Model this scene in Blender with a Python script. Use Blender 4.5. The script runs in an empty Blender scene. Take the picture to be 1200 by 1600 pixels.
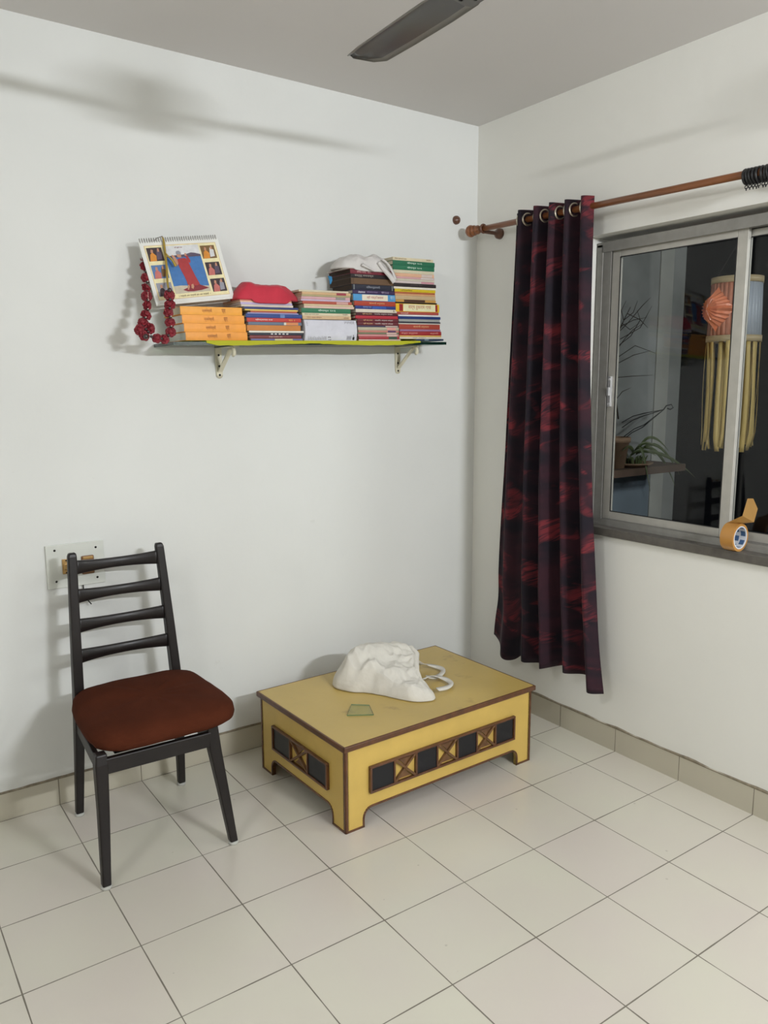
import bpy, bmesh, math, random
from mathutils import Vector, Matrix, noise
random.seed(7)
C = bpy.context.scene.collection
PI = math.pi

# ------------------------------------------------------------------ camera
F_PX, YAW, PITCH, ROLL = 1230.52, 0.6139, -0.1592, -0.0034
CAM = Vector((-2.594, -2.912, 1.530))
FWD = Vector((math.sin(YAW)*math.cos(PITCH), math.cos(YAW)*math.cos(PITCH), math.sin(PITCH)))
_r0 = Vector((math.cos(YAW), -math.sin(YAW), 0)); _u0 = _r0.cross(FWD)
RGT = math.cos(ROLL)*_r0 + math.sin(ROLL)*_u0
UPV = -math.sin(ROLL)*_r0 + math.cos(ROLL)*_u0
cd = bpy.data.cameras.new('camera'); cam = bpy.data.objects.new('camera', cd); C.objects.link(cam)
cd.sensor_fit = 'VERTICAL'; cd.sensor_height = 36.0; cd.lens = F_PX/1600*36.0
cd.clip_start = 0.05
cam.matrix_world = Matrix(((RGT.x, UPV.x, -FWD.x, CAM.x), (RGT.y, UPV.y, -FWD.y, CAM.y),
                           (RGT.z, UPV.z, -FWD.z, CAM.z), (0, 0, 0, 1)))
bpy.context.scene.camera = cam

def at(x, y, ax, v):
    """point of the room seen at photo position x,y on the plane where coordinate ax equals v"""
    d = FWD + (x-600)/F_PX*RGT - (y-800)/F_PX*UPV
    return CAM + d*((v-CAM[ax])/d[ax])

# ------------------------------------------------------------------ world, lights, exposure
sc = bpy.context.scene
w = bpy.data.worlds.new('night'); sc.world = w; w.use_nodes = True
w.node_tree.nodes['Background'].inputs[0].default_value = (0.10, 0.12, 0.16, 1)
w.node_tree.nodes['Background'].inputs[1].default_value = 0.012
sc.view_settings.view_transform = 'Standard'; sc.view_settings.look = 'None'
sc.view_settings.gamma = 1.0; sc.view_settings.exposure = -0.07

def area(name, loc, target, sx, sy, power, col):
    l = bpy.data.lights.new(name, 'AREA'); l.shape = 'RECTANGLE'; l.size = sx; l.size_y = sy
    l.energy = power; l.color = col
    o = bpy.data.objects.new(name, l); C.objects.link(o); o.location = loc
    d = Vector(target) - Vector(loc)
    o.rotation_euler = d.to_track_quat('-Z', 'Y').to_euler()
    return o
# the tube light on the wall behind the camera, and a small lamp on the wall to the left
area('tube_light', (-0.85, -4.40, 2.30), (-0.85, 0.0, 2.28), 0.55, 0.05, 81, (0.93, 0.965, 1.02))
area('small_lamp', (-3.50, -1.95, 2.42), (0.0, -3.6, 1.8), 0.6, 0.04, 22, (0.96, 0.98, 1.0))
# added fill, no known lamp there: brightens the wall and lantern outside
area('outside_fill', (1.3, -3.4, 2.5), (0.6, -0.5, 1.4), 0.3, 0.3, 27, (0.95, 1.0, 1.0))

# ------------------------------------------------------------------ helpers
def s2l(c):
    return tuple(((v/255)/12.92 if v/255 <= .04045 else ((v/255+.055)/1.055)**2.4) for v in c)

def mat(name, rgb, rough=.6, metal=0, spec=.5, var=.0, vscale=20, bump=0, bscale=80, srgb=True, coat=0, sheen=0, trans_l=0, stretch=None):
    m = bpy.data.materials.new(name); m.use_nodes = True
    nt = m.node_tree; b = nt.nodes['Principled BSDF']
    col = s2l(rgb) if srgb else rgb
    b.inputs['Base Color'].default_value = (*col, 1); b.inputs['Roughness'].default_value = rough
    b.inputs['Metallic'].default_value = metal; b.inputs['Specular IOR Level'].default_value = spec
    if coat: b.inputs['Coat Weight'].default_value = coat; b.inputs['Coat Roughness'].default_value = .15
    if sheen: b.inputs['Sheen Weight'].default_value = sheen; b.inputs['Sheen Roughness'].default_value = .5
    tc = nt.nodes.new('ShaderNodeTexCoord'); mp = nt.nodes.new('ShaderNodeMapping')
    nt.links.new(tc.outputs['Object'], mp.inputs[0])
    if stretch: mp.inputs['Scale'].default_value = stretch
    if var:
        n = nt.nodes.new('ShaderNodeTexNoise'); n.inputs['Scale'].default_value = vscale; n.inputs['Detail'].default_value = 5
        nt.links.new(mp.outputs[0], n.inputs[0])
        mr = nt.nodes.new('ShaderNodeMapRange'); mr.inputs[1].default_value = .3; mr.inputs[2].default_value = .7
        mr.inputs[3].default_value = 1-var; mr.inputs[4].default_value = 1+var
        nt.links.new(n.outputs[0], mr.inputs[0])
        mx = nt.nodes.new('ShaderNodeVectorMath'); mx.operation = 'SCALE'
        mx.inputs[0].default_value = col; nt.links.new(mr.outputs[0], mx.inputs['Scale'])
        nt.links.new(mx.outputs[0], b.inputs['Base Color'])
    if bump:
        n2 = nt.nodes.new('ShaderNodeTexNoise'); n2.inputs['Scale'].default_value = bscale; n2.inputs['Detail'].default_value = 4
        nt.links.new(mp.outputs[0], n2.inputs[0])
        bp = nt.nodes.new('ShaderNodeBump'); bp.inputs['Strength'].default_value = bump; bp.inputs['Distance'].default_value = .004
        nt.links.new(n2.outputs[0], bp.inputs['Height']); nt.links.new(bp.outputs[0], b.inputs['Normal'])
    if trans_l:
        tr = nt.nodes.new('ShaderNodeBsdfTranslucent'); tr.inputs[0].default_value = (*col, 1)
        ms = nt.nodes.new('ShaderNodeMixShader'); ms.inputs[0].default_value = trans_l
        nt.links.new(b.outputs[0], ms.inputs[1]); nt.links.new(tr.outputs[0], ms.inputs[2])
        nt.links.new(ms.outputs[0], nt.nodes['Material Output'].inputs[0])
    return m

def glassmat(name, tint, rough=0.0, ior=1.5):
    m = bpy.data.materials.new(name); m.use_nodes = True; nt = m.node_tree
    nt.nodes.remove(nt.nodes['Principled BSDF'])
    t = nt.nodes.new('ShaderNodeBsdfTransparent'); t.inputs[0].default_value = (*tint, 1)
    g = nt.nodes.new('ShaderNodeBsdfGlossy'); g.inputs['Roughness'].default_value = rough
    f = nt.nodes.new('ShaderNodeFresnel'); ge = nt.nodes.new('ShaderNodeNewGeometry'); mi = nt.nodes.new('ShaderNodeMapRange')
    nt.links.new(ge.outputs['Backfacing'], mi.inputs[0]); mi.inputs[3].default_value = ior; mi.inputs[4].default_value = 1/ior
    nt.links.new(mi.outputs[0], f.inputs[0])
    ms = nt.nodes.new('ShaderNodeMixShader')
    nt.links.new(f.outputs[0], ms.inputs[0]); nt.links.new(t.outputs[0], ms.inputs[1]); nt.links.new(g.outputs[0], ms.inputs[2])
    nt.links.new(ms.outputs[0], nt.nodes['Material Output'].inputs[0])
    return m

def link(name, me, m=None, parent=None):
    o = bpy.data.objects.new(name, me); C.objects.link(o)
    if m is not None:
        for x in (m if isinstance(m, (list, tuple)) else [m]): me.materials.append(x)
    if parent is not None: o.parent = parent
    return o

def obj(name, bm, m=None, parent=None, smooth=False):
    me = bpy.data.meshes.new(name)
    bmesh.ops.recalc_face_normals(bm, faces=bm.faces)
    if smooth:
        for f in bm.faces: f.smooth = True
    bm.to_mesh(me); bm.free()
    if smooth == 'auto':
        try: me.set_sharp_from_angle(angle=math.radians(40))
        except Exception: pass
    return link(name, me, m, parent)

def tag(o, label=None, cat=None, group=None, kind=None):
    if label: o['label'] = label
    if cat: o['category'] = cat
    if group: o['group'] = group
    if kind: o['kind'] = kind
    return o

def thing(name, label, cat, loc=(0, 0, 0), rotz=0, group=None):
    o = bpy.data.objects.new(name, None); C.objects.link(o); o.empty_display_size = .05
    o.location = loc; o.rotation_euler = (0, 0, rotz)
    return tag(o, label, cat, group)

def box(bm, a, b, mi=0, bevel=0):
    a, b = Vector(a), Vector(b)
    vs = [bm.verts.new((x, y, z)) for x in (a.x, b.x) for y in (a.y, b.y) for z in (a.z, b.z)]
    fs = [(0, 1, 3, 2), (4, 6, 7, 5), (0, 4, 5, 1), (2, 3, 7, 6), (0, 2, 6, 4), (1, 5, 7, 3)]
    out = [bm.faces.new([vs[i] for i in f]) for f in fs]
    for f in out: f.material_index = mi
    if bevel:
        es = list({e for f in out for e in f.edges})
        r = bmesh.ops.bevel(bm, geom=es, offset=bevel, segments=2, affect='EDGES', profile=.5)
        for f in r['faces']: f.material_index = mi
    return out

def bar(bm, p, q, w_, d_, up=(0, 0, 1), w2=None, d2=None, mi=0, bevel=0):
    """tapering rectangular bar from p to q; w_ across, d_ along 'up'"""
    p, q = Vector(p), Vector(q); t = (q-p).normalized(); up = Vector(up)
    s = t.cross(up).normalized(); u = s.cross(t).normalized()
    w2 = w_ if w2 is None else w2; d2 = d_ if d2 is None else d2
    A = [bm.verts.new(p + s*sx*w_/2 + u*su*d_/2) for sx, su in ((-1, -1), (1, -1), (1, 1), (-1, 1))]
    B = [bm.verts.new(q + s*sx*w2/2 + u*su*d2/2) for sx, su in ((-1, -1), (1, -1), (1, 1), (-1, 1))]
    fs = [bm.faces.new(A[::-1]), bm.faces.new(B)]
    for i in range(4): fs.append(bm.faces.new((A[i], A[(i+1) % 4], B[(i+1) % 4], B[i])))
    for f in fs: f.material_index = mi
    if bevel:
        es = list({e for f in fs for e in f.edges})
        bmesh.ops.bevel(bm, geom=es, offset=bevel, segments=2, affect='EDGES', profile=.5)

def tube(bm, pts, r, n=8, mi=0, flat=1.0, cap=True):
    pts = [Vector(p) for p in pts]; rings = []
    rr = r if isinstance(r, (list, tuple)) else [r]*len(pts)
    ref = None
    for i, p in enumerate(pts):
        t = (pts[min(i+1, len(pts)-1)] - pts[max(i-1, 0)]).normalized()
        if ref is None: ref = Vector((0, 0, 1)) if abs(t.z) < .9 else Vector((1, 0, 0))
        s = t.cross(ref).normalized(); u = s.cross(t).normalized(); ref = u
        rings.append([bm.verts.new(p + rr[i]*(math.cos(a)*s + flat*math.sin(a)*u)) for a in [2*PI*k/n for k in range(n)]])
    for a, b in zip(rings, rings[1:]):
        for k in range(n):
            f = bm.faces.new((a[k], a[(k+1) % n], b[(k+1) % n], b[k])); f.material_index = mi; f.smooth = True
    if cap:
        for rg in (rings[0][::-1], rings[-1]):
            f = bm.faces.new(rg); f.material_index = mi

def lathe(bm, prof, origin=(0, 0, 0), axis=(0, 0, 1), n=32, mi=0):
    """profile [(radius, height)] turned about axis"""
    ax = Vector(axis).normalized(); s = ax.cross(Vector((0, 0, 1)) if abs(ax.z) < .9 else Vector((1, 0, 0))).normalized(); u = ax.cross(s)
    o = Vector(origin); rings = []
    for r, h in prof:
        if r < 1e-5: rings.append([bm.verts.new(o+ax*h)])
        else: rings.append([bm.verts.new(o+ax*h+r*(math.cos(2*PI*k/n)*s+math.sin(2*PI*k/n)*u)) for k in range(n)])
    for a, b in zip(rings, rings[1:]):
        if len(a) == 1 and len(b) == 1: continue
        for k in range(n):
            k2 = (k+1) % n
            if len(a) == 1: f = bm.faces.new((a[0], b[k2], b[k]))
            elif len(b) == 1: f = bm.faces.new((a[k], a[k2], b[0]))
            else: f = bm.faces.new((a[k], a[k2], b[k2], b[k]))
            f.material_index = mi; f.smooth = True

def torus(bm, c, axis, R_, r, n=24, m_=8, mi=0):
    ax = Vector(axis).normalized(); s = ax.cross(Vector((0, 0, 1)) if abs(ax.z) < .9 else Vector((1, 0, 0))).normalized(); u = ax.cross(s); c = Vector(c)
    rings = []
    for i in range(n):
        a = 2*PI*i/n; d = math.cos(a)*s+math.sin(a)*u
        rings.append([bm.verts.new(c + d*(R_+r*math.cos(2*PI*j/m_)) + ax*r*math.sin(2*PI*j/m_)) for j in range(m_)])
    for i in range(n):
        a, b = rings[i], rings[(i+1) % n]
        for j in range(m_):
            f = bm.faces.new((a[j], a[(j+1) % m_], b[(j+1) % m_], b[j])); f.material_index = mi; f.smooth = True

def prism(bm, poly, o, ex, ey, ez, th, mi=0, mi_side=None):
    """extrude 2D polygon (in ex,ey at o) by th along ez"""
    o, ex, ey, ez = Vector(o), Vector(ex), Vector(ey), Vector(ez)
    A = [bm.verts.new(o+ex*x+ey*y) for x, y in poly]; B = [bm.verts.new(o+ex*x+ey*y+ez*th) for x, y in poly]
    f1 = bm.faces.new(A); f2 = bm.faces.new(B[::-1]); f1.material_index = f2.material_index = mi
    n = len(poly)
    for i in range(n):
        f = bm.faces.new((A[i], B[i], B[(i+1) % n], A[(i+1) % n])); f.material_index = mi if mi_side is None else mi_side

def quad(bm, pts, mi=0):
    f = bm.faces.new([bm.verts.new(Vector(p)) for p in pts]); f.material_index = mi; return f

_tc = {}
def text_mesh(s, size):
    """filled lettering as a mesh, lying in its local xy plane, left aligned at the origin"""
    if s in _tc: return _tc[s]
    cu = bpy.data.curves.new('lettering', 'FONT'); cu.body = s; cu.size = 1.0; cu.resolution_u = 3; cu.extrude = .01
    o = bpy.data.objects.new('lettering', cu); C.objects.link(o)
    bpy.context.view_layer.update()
    me = bpy.data.meshes.new_from_object(o.evaluated_get(bpy.context.evaluated_depsgraph_get()))
    C.objects.unlink(o); bpy.data.objects.remove(o)
    _tc[s] = me
    return me

def lettering(s, m, parent, o, ex, ez_up, width, height, name='lettering'):
    """fit the text into width x height with its lower left corner at o"""
    me = text_mesh(s, 1).copy(); me.materials.clear(); me.materials.append(m)
    if not me.vertices: return None
    xs = [v.co.x for v in me.vertices]; ys = [v.co.y for v in me.vertices]
    x0, x1, y0, y1 = min(xs), max(xs), min(ys), max(ys)
    ex, up, o = Vector(ex), Vector(ez_up), Vector(o); nrm = ex.cross(up)
    for v in me.vertices:
        v.co = o + ex*((v.co.x-x0)/(x1-x0)*width) + up*((v.co.y-y0)/(y1-y0)*height) + nrm*(v.co.z*.02+.0004)
    ob = bpy.data.objects.new(name, me); C.objects.link(ob); ob.parent = parent
    return ob

# ------------------------------------------------------------------ materials of the room
T = 0.305
def tile_mat(name, axes, offs, base, pink, line, lw, rough, horiz=True):
    m = bpy.data.materials.new(name); m.use_nodes = True; nt = m.node_tree; N = nt.nodes.new; L = nt.links.new
    b = nt.nodes['Principled BSDF']; b.inputs['Roughness'].default_value = rough
    tc = N('ShaderNodeTexCoord'); sp = N('ShaderNodeSeparateXYZ'); L(tc.outputs['Object'], sp.inputs[0])
    edges = []; ids = []
    for ax, of in zip(axes, offs):
        a = N('ShaderNodeMath'); a.operation = 'SUBTRACT'; L(sp.outputs[ax], a.inputs[0]); a.inputs[1].default_value = of
        d = N('ShaderNodeMath'); d.operation = 'DIVIDE'; L(a.outputs[0], d.inputs[0]); d.inputs[1].default_value = T
        fl = N('ShaderNodeMath'); fl.operation = 'FLOOR'; L(d.outputs[0], fl.inputs[0]); ids.append(fl)
        fr = N('ShaderNodeMath'); fr.operation = 'FRACT'; L(d.outputs[0], fr.inputs[0])
        pp = N('ShaderNodeMath'); pp.operation = 'PINGPONG'; L(fr.outputs[0], pp.inputs[0]); pp.inputs[1].default_value = .5
        edges.append(pp)
    if len(edges) == 2:
        mn = N('ShaderNodeMath'); mn.operation = 'MINIMUM'; L(edges[0].outputs[0], mn.inputs[0]); L(edges[1].outputs[0], mn.inputs[1])
    else: mn = edges[0]
    nz = N('ShaderNodeTexNoise'); nz.inputs['Scale'].default_value = 6; nz.inputs['Detail'].default_value = 6; L(tc.outputs['Object'], nz.inputs[0])
    wid = N('ShaderNodeMapRange'); L(nz.outputs[0], wid.inputs[0]); wid.inputs[1].default_value = .3; wid.inputs[2].default_value = .7
    wid.inputs[3].default_value = lw*.5/T; wid.inputs[4].default_value = lw*1.1/T
    lt = N('ShaderNodeMath'); lt.operation = 'LESS_THAN'; L(mn.outputs[0], lt.inputs[0]); L(wid.outputs[0], lt.inputs[1])
    cb = N('ShaderNodeCombineXYZ')
    for i, f in enumerate(ids): L(f.outputs[0], cb.inputs[i])
    wn = N('ShaderNodeTexWhiteNoise'); wn.noise_dimensions = '3D'; L(cb.outputs[0], wn.inputs[0])
    big = N('ShaderNodeTexNoise'); big.inputs['Scale'].default_value = 3.5; big.inputs['Detail'].default_value = 3; L(tc.outputs['Object'], big.inputs[0])
    ad = N('ShaderNodeMath'); ad.operation = 'MULTIPLY_ADD'; L(wn.outputs[0], ad.inputs[0]); ad.inputs[1].default_value = .45; L(big.outputs[0], ad.inputs[2])
    mr = N('ShaderNodeMapRange'); L(ad.outputs[0], mr.inputs[0]); mr.inputs[1].default_value = .4; mr.inputs[2].default_value = 1.0
    c1 = N('ShaderNodeMix'); c1.data_type = 'RGBA'; L(mr.outputs[0], c1.inputs[0]); c1.inputs[6].default_value = (*s2l(base), 1); c1.inputs[7].default_value = (*s2l(pink), 1)
    # specks of dirt
    vo = N('ShaderNodeTexVoronoi'); vo.inputs['Scale'].default_value = 7; L(tc.outputs['Object'], vo.inputs[0])
    sl = N('ShaderNodeMath'); sl.operation = 'LESS_THAN'; L(vo.outputs['Distance'], sl.inputs[0]); sl.inputs[1].default_value = .028
    c2 = N('ShaderNodeMix'); c2.data_type = 'RGBA'; L(lt.outputs[0], c2.inputs[0]); L(c1.outputs[2], c2.inputs[6]); c2.inputs[7].default_value = (*s2l(line), 1)
    sm = N('ShaderNodeMath'); sm.operation = 'MULTIPLY'; L(sl.outputs[0], sm.inputs[0]); sm.inputs[1].default_value = .22
    c3 = N('ShaderNodeMix'); c3.data_type = 'RGBA'; L(sm.outputs[0], c3.inputs[0]); L(c2.outputs[2], c3.inputs[6]); c3.inputs[7].default_value = (*s2l((120, 110, 95)), 1)
    L(c3.outputs[2], b.inputs['Base Color'])
    rr = N('ShaderNodeMapRange'); L(lt.outputs[0], rr.inputs[0]); rr.inputs[3].default_value = rough; rr.inputs[4].default_value = .8
    L(rr.outputs[0], b.inputs['Roughness'])
    bp = N('ShaderNodeBump'); bp.inputs['Strength'].default_value = .25; bp.inputs['Distance'].default_value = .001; bp.invert = True
    L(lt.outputs[0], bp.inputs['Height']); L(bp.outputs[0], b.inputs['Normal'])
    return m

M_floor = tile_mat('floor_tiles', (0, 1), (-.186, -.002), (211, 208, 192), (210, 202, 192), (118, 112, 100), .0022, .24)
M_skirt_l = tile_mat('skirting_tiles_left', (0,), (-.186,), (192, 186, 168), (186, 180, 162), (120, 112, 98), .002, .3)
M_skirt_r = tile_mat('skirting_tiles_right', (1,), (-.002,), (192, 186, 168), (186, 180, 162), (120, 112, 98), .002, .3)

def wall_mat(name, rgb):
    m = mat(name, rgb, rough=.72, spec=.3, var=.018, vscale=2.2, bump=.25, bscale=14)
    nt = m.node_tree; N = nt.nodes.new; L = nt.links.new; b = nt.nodes['Principled BSDF']
    src = b.inputs['Base Color'].links[0].from_socket
    tc = N('ShaderNodeTexCoord'); n = N('ShaderNodeTexNoise'); n.inputs['Scale'].default_value = 9; n.inputs['Detail'].default_value = 8; n.inputs['Roughness'].default_value = .7
    L(tc.outputs['Object'], n.inputs[0])
    mr = N('ShaderNodeMapRange'); L(n.outputs[0], mr.inputs[0]); mr.inputs[1].default_value = .66; mr.inputs[2].default_value = .74; mr.inputs[4].default_value = .22
    mx = N('ShaderNodeMix'); mx.data_type = 'RGBA'; L(mr.outputs[0], mx.inputs[0]); L(src, mx.inputs[6]); mx.inputs[7].default_value = (*s2l((178, 176, 165)), 1)
    L(mx.outputs[2], b.inputs['Base Color'])
    return m
M_wall_l = wall_mat('plaster_white', (219, 220, 216))
M_wall_r = wall_mat('plaster_cream', (230, 229, 222))
M_ceil = mat('ceiling_paint', (216, 213, 210), rough=.9, spec=.1, var=.015, vscale=1.5)
M_groove = mat('mortar', (132, 122, 104), rough=.95, var=.25, vscale=60)

# ------------------------------------------------------------------ room shell
H = 2.712; XL, YB = -3.60, -4.60; WT = .16; G = .004
def struct(name, bm, m, parent=None, smooth=False):
    o = obj(name, bm, m, parent, smooth)
    if parent is None: o['kind'] = 'structure'
    return o
bm = bmesh.new(); box(bm, (XL-.1, YB-.1, -.1), (WT, WT, 0)); struct('floor', bm, M_floor)
bm = bmesh.new(); box(bm, (XL-.1, YB-.1, H), (WT, WT, H+.12)); struct('ceiling', bm, M_ceil)
bm = bmesh.new(); box(bm, (XL-.1, G, 0), (G, .15, H)); struct('wall_left', bm, M_wall_l)
bm = bmesh.new(); box(bm, (XL-.1, YB-.1, 0), (WT, YB, H)); struct('wall_back', bm, M_wall_r)
bm = bmesh.new(); box(bm, (XL-.1, YB, 0), (XL, G, H)); struct('wall_far_left', bm, M_wall_r)
# window wall with the opening
WY0, WY1, WZ0, WZ1 = -.675, -2.35, .925, 2.122
bm = bmesh.new()
box(bm, (G, WY0, 0), (WT, .15, H)); box(bm, (G, YB, 0), (WT, WY1, H))
box(bm, (G, WY1, 0), (WT, WY0, WZ0)); box(bm, (G, WY1, WZ1), (WT, WY0, H))
struct('wall_right', bm, M_wall_r)
# skirting: a row of tiles, with a rough mortar line on top
def skirting(name, horizontal, m):
    bm = bmesh.new(); n = 150
    if horizontal: box(bm, (XL, 0, 0), (0, G+.001, .105), 0)
    else: box(bm, (0, YB, 0), (G+.001, 0, .105), 0)
    L_ = XL if horizontal else YB
    pts = [(L_*i/n, .104+.006*noise.noise(Vector((i*.35, 3.1 if horizontal else 9.2, 0)))) for i in range(n+1)]
    for (a, ha), (b, hb) in zip(pts, pts[1:]):
        th = -.0015
        if horizontal: P = lambda u, o_, z: (u, o_, z)
        else: P = lambda u, o_, z: (o_, u, z)
        quad(bm, (P(a, th, .1005), P(b, th, .1005), P(b, th, hb+.001), P(a, th, ha+.001)), 1)
        quad(bm, (P(a, th, ha+.001), P(b, th, hb+.001), P(b, G, hb+.004), P(a, G, ha+.004)), 1)
    return struct(name, bm, [m, M_groove])
skirting('baseboard_left', True, M_skirt_l); skirting('baseboard_right', False, M_skirt_r)

# ------------------------------------------------------------------ window
M_alu = mat('window_aluminium', (178, 175, 166), rough=.45, metal=.1, var=.06, vscale=25)
M_alu_d = mat('window_aluminium_dull', (140, 138, 132), rough=.5, metal=.15, var=.08, vscale=30)
M_rub = mat('window_gasket', (28, 28, 28), rough=.7)
M_sill = mat('sill_stone', (92, 88, 82), rough=.45, var=.18, vscale=40)
M_pane = glassmat('window_glass', (.92, .93, .925), 0, 1.33)
M_latch = mat('latch_metal', (205, 205, 205), rough=.3, metal=.6)
FX = .050
bm = bmesh.new()
box(bm, (FX, WY0-.005, WZ0+.02), (FX+.075, WY0-.035, WZ1-.03), 0, .002)           # left jamb
for k in range(3): box(bm, (FX+.004+.022*k, WY0-.035, WZ0+.03), (FX+.008+.022*k, WY0-.075, WZ1-.04), 0)
box(bm, (FX, WY1+.005, WZ0+.02), (FX+.075, WY1+.05, WZ1-.03), 0, .002)
box(bm, (FX, WY0-.005, WZ1-.042), (FX+.075, WY1+.005, WZ1-.022), 0, .002)          # head
for k in range(4): box(bm, (FX+.023*k, WY0-.03, WZ1-.062), (FX+.003+.023*k, WY1+.03, WZ1-.040), 0)
box(bm, (FX-.01, WY0-.005, WZ0+.022), (FX+.075, WY1+.005, WZ0+.032), 0)            # bottom track
for k in range(4): box(bm, (FX-.008+.023*k, WY0-.03, WZ0+.03), (FX-.005+.023*k, WY1+.03, WZ0+.048), 0)
win = struct('window_1', bm, [M_alu_d, M_rub])
def sash(y0, y1, x, wl, wr, label=None):
    z0, z1 = WZ0+.034, WZ1-.050
    bm = bmesh.new()
    box(bm, (x, y0, z0), (x+.018, y0-wl, z1), 0, .002); box(bm, (x, y1+wr, z0), (x+.018, y1, z1), 0, .002)
    box(bm, (x, y0-wl, z0), (x+.018, y1+wr, z0+.045), 0, .002); box(bm, (x, y0-wl, z1-.035), (x+.018, y1+wr, z1), 0, .002)
    a, b, c, d = y0-wl, y1+wr, z0+.045, z1-.035
    for q in (((x-.0008, a, c), (x+.003, a-.003, d)), ((x-.0008, b, c), (x+.003, b+.003, d)), ((x-.0008, a, c), (x+.003, b, c+.003)), ((x-.0008, a, d-.003), (x+.003, b, d))):
        box(bm, q[0], q[1], 1)
    s = obj('sash', bm, [M_alu, M_rub], win)
    bm = bmesh.new(); box(bm, (x+.007, a+.004, c-.004), (x+.011, b-.004, d+.004)); obj('pane', bm, M_pane, s)
    return s
s1 = sash(-.742, -1.322, FX+.020, .040, .040)
s2 = sash(-1.262, -1.90, FX+.046, .052, .040)
s3 = sash(-1.86, -2.30, FX+.020, .040, .040)
bm = bmesh.new()
box(bm, (FX+.008, -.752, 1.44), (FX+.021, -.770, 1.565), 0, .003); box(bm, (FX+.000, -.756, 1.485), (FX+.012, -.766, 1.52), 0, .002)
for z in (1.452, 1.552): torus(bm, (FX+.008, -.761, z), (1, 0, 0), .004, .002, 10, 6)
tag(obj('latch', bm, M_latch, s1), 'bright metal latch')
bm = bmesh.new(); box(bm, (-.012, WY0+.012, WZ0-.012), (FX+.09, WY1-.012, WZ0+.022), 0, .003); struct('trim_1', bm, M_sill)

# ------------------------------------------------------------------ outside the window (night)
M_outw = mat('outside_plaster', (150, 152, 150), rough=.9, var=.15, vscale=5)
M_outb = mat('outside_plaster_blue', (120, 132, 142), rough=.9, var=.12, vscale=5)
M_slab = mat('outside_slab', (92, 74, 62), rough=.9, var=.2, vscale=15)
OY = -.30
bm = bmesh.new()
box(bm, (WT, OY, 1.13), (.99, OY+.15, 2.9), 0); box(bm, (WT, OY, 0), (.99, OY+.15, 1.13), 1)
box(bm, (.99, OY-.006, 0), (1.10, OY+.15, 2.9), 2); box(bm, (1.10, OY+.02, 0), (1.24, OY+.15, 2.9), 0)
struct('wall_outside', bm, [M_outw, M_outb, mat('outside_plaster_light', (176, 176, 170), rough=.9, var=.1, vscale=6)])
bm = bmesh.new(); box(bm, (WT, OY-.22, 1.095), (.98, OY, 1.130), 0); struct('trim_2', bm, M_slab)
M_out_fl = mat('outside_concrete', (70, 70, 70), rough=.95)
# potted plants on the ledge
M_clay = mat('pot_clay', (150, 122, 98), rough=.8, var=.1)
M_twig = mat('dry_twig', (62, 52, 44), rough=.9)
M_leaf = mat('leaf_green', (88, 100, 64), rough=.5, var=.2)
M_wire = mat('black_wire', (25, 25, 25), rough=.5)
pc = at(962, 690, 1, OY-.13)
pt = thing('flower_pot', 'clay pot of dry bare twigs on the ledge outside the window', 'potted plant', (pc.x, pc.y, 1.13))
bm = bmesh.new(); lathe(bm, [(0, 0), (.045, 0), (.064, .125), (.070, .125), (.070, .150), (.060, .150), (.056, .12), (0, .12)], n=28); obj('pot', bm, M_clay, pt, True)
bm = bmesh.new(); rnd = random.Random(3)
def local(px, py, y=OY-.13): return at(px, py, 1, y) - Vector((pc.x, pc.y, 1.13))
trunk = [(966, 655), (962, 620), (960, 580), (962, 545), (966, 520), (975, 500), (985, 480)]
tube(bm, [local(*p) for p in trunk], [.004, .0035, .003, .003, .0025, .002, .0015], 6)
for tw in ([(962, 590), (985, 588), (1020, 586)], [(962, 570), (990, 555), (1015, 548)], [(962, 560), (992, 540), (1024, 552)], [(962, 625), (972, 612), (985, 606)],
           [(966, 520), (980, 505), (1003, 478), (1016, 465)], [(970, 510), (990, 500), (1010, 496)], [(975, 500), (970, 485), (978, 470)], [(975, 500), (990, 488), (996, 470)],
           [(966, 540), (985, 525), (1000, 500), (995, 485)], [(968, 530), (1000, 512), (1018, 478)], [(962, 550), (975, 530), (990, 515), (1006, 505)], [(964, 600), (958, 570), (966, 545)],
           [(980, 490), (1000, 500), (1012, 512)], [(966, 520), (972, 505), (985, 515), (998, 505)]):
    tube(bm, [local(px+rnd.uniform(-1, 1), py, OY-.13+rnd.uniform(-.03, .03)) for px, py in tw], [.0018]*(len(tw)-1)+[.0008], 5)
obj('twigs', bm, M_twig, pt, True)
tc_ = at(990, 714, 1, OY-.15)
pl = thing('trailing_plant', 'trailing plant with long drooping leaves in a shallow tray on the outside ledge', 'potted plant', (tc_.x, tc_.y, 1.13))
bm = bmesh.new(); lathe(bm, [(0, 0), (.06, 0), (.085, .022), (.09, .022), (.088, .016), (.07, .008), (0, .008)], n=24)
for v in bm.verts: v.co.x *= 1.15
obj('tray', bm, M_clay, pl, True)
bm = bmesh.new()
def leaf(p0, p1, p2, wd):
    p0, p1, p2 = Vector(p0), Vector(p1), Vector(p2); n = 10; prev = None
    for i in range(n+1):
        t = i/n; p = p0*(1-t)**2 + p1*2*t*(1-t) + p2*t*t
        d = (p1-p0)*(1-t)+(p2-p1)*t; s = d.cross(Vector((.2, 1, .3))).normalized()
        ww = wd*math.sin(PI*min(1, .15+.85*t)**.8)*.5+.0006
        cur = [bm.verts.new(p-s*ww), bm.verts.new(p+Vector((0, 0, -.25*ww))+Vector((0, .3*ww, 0))), bm.verts.new(p+s*ww)]
        if prev:
            for k in range(2): bm.faces.new((prev[k], prev[k+1], cur[k+1], cur[k])).smooth = True
        prev = cur
def lp(px, py, y): return at(px, py, 1, y) - Vector((tc_.x, tc_.y, 1.13))
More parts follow.
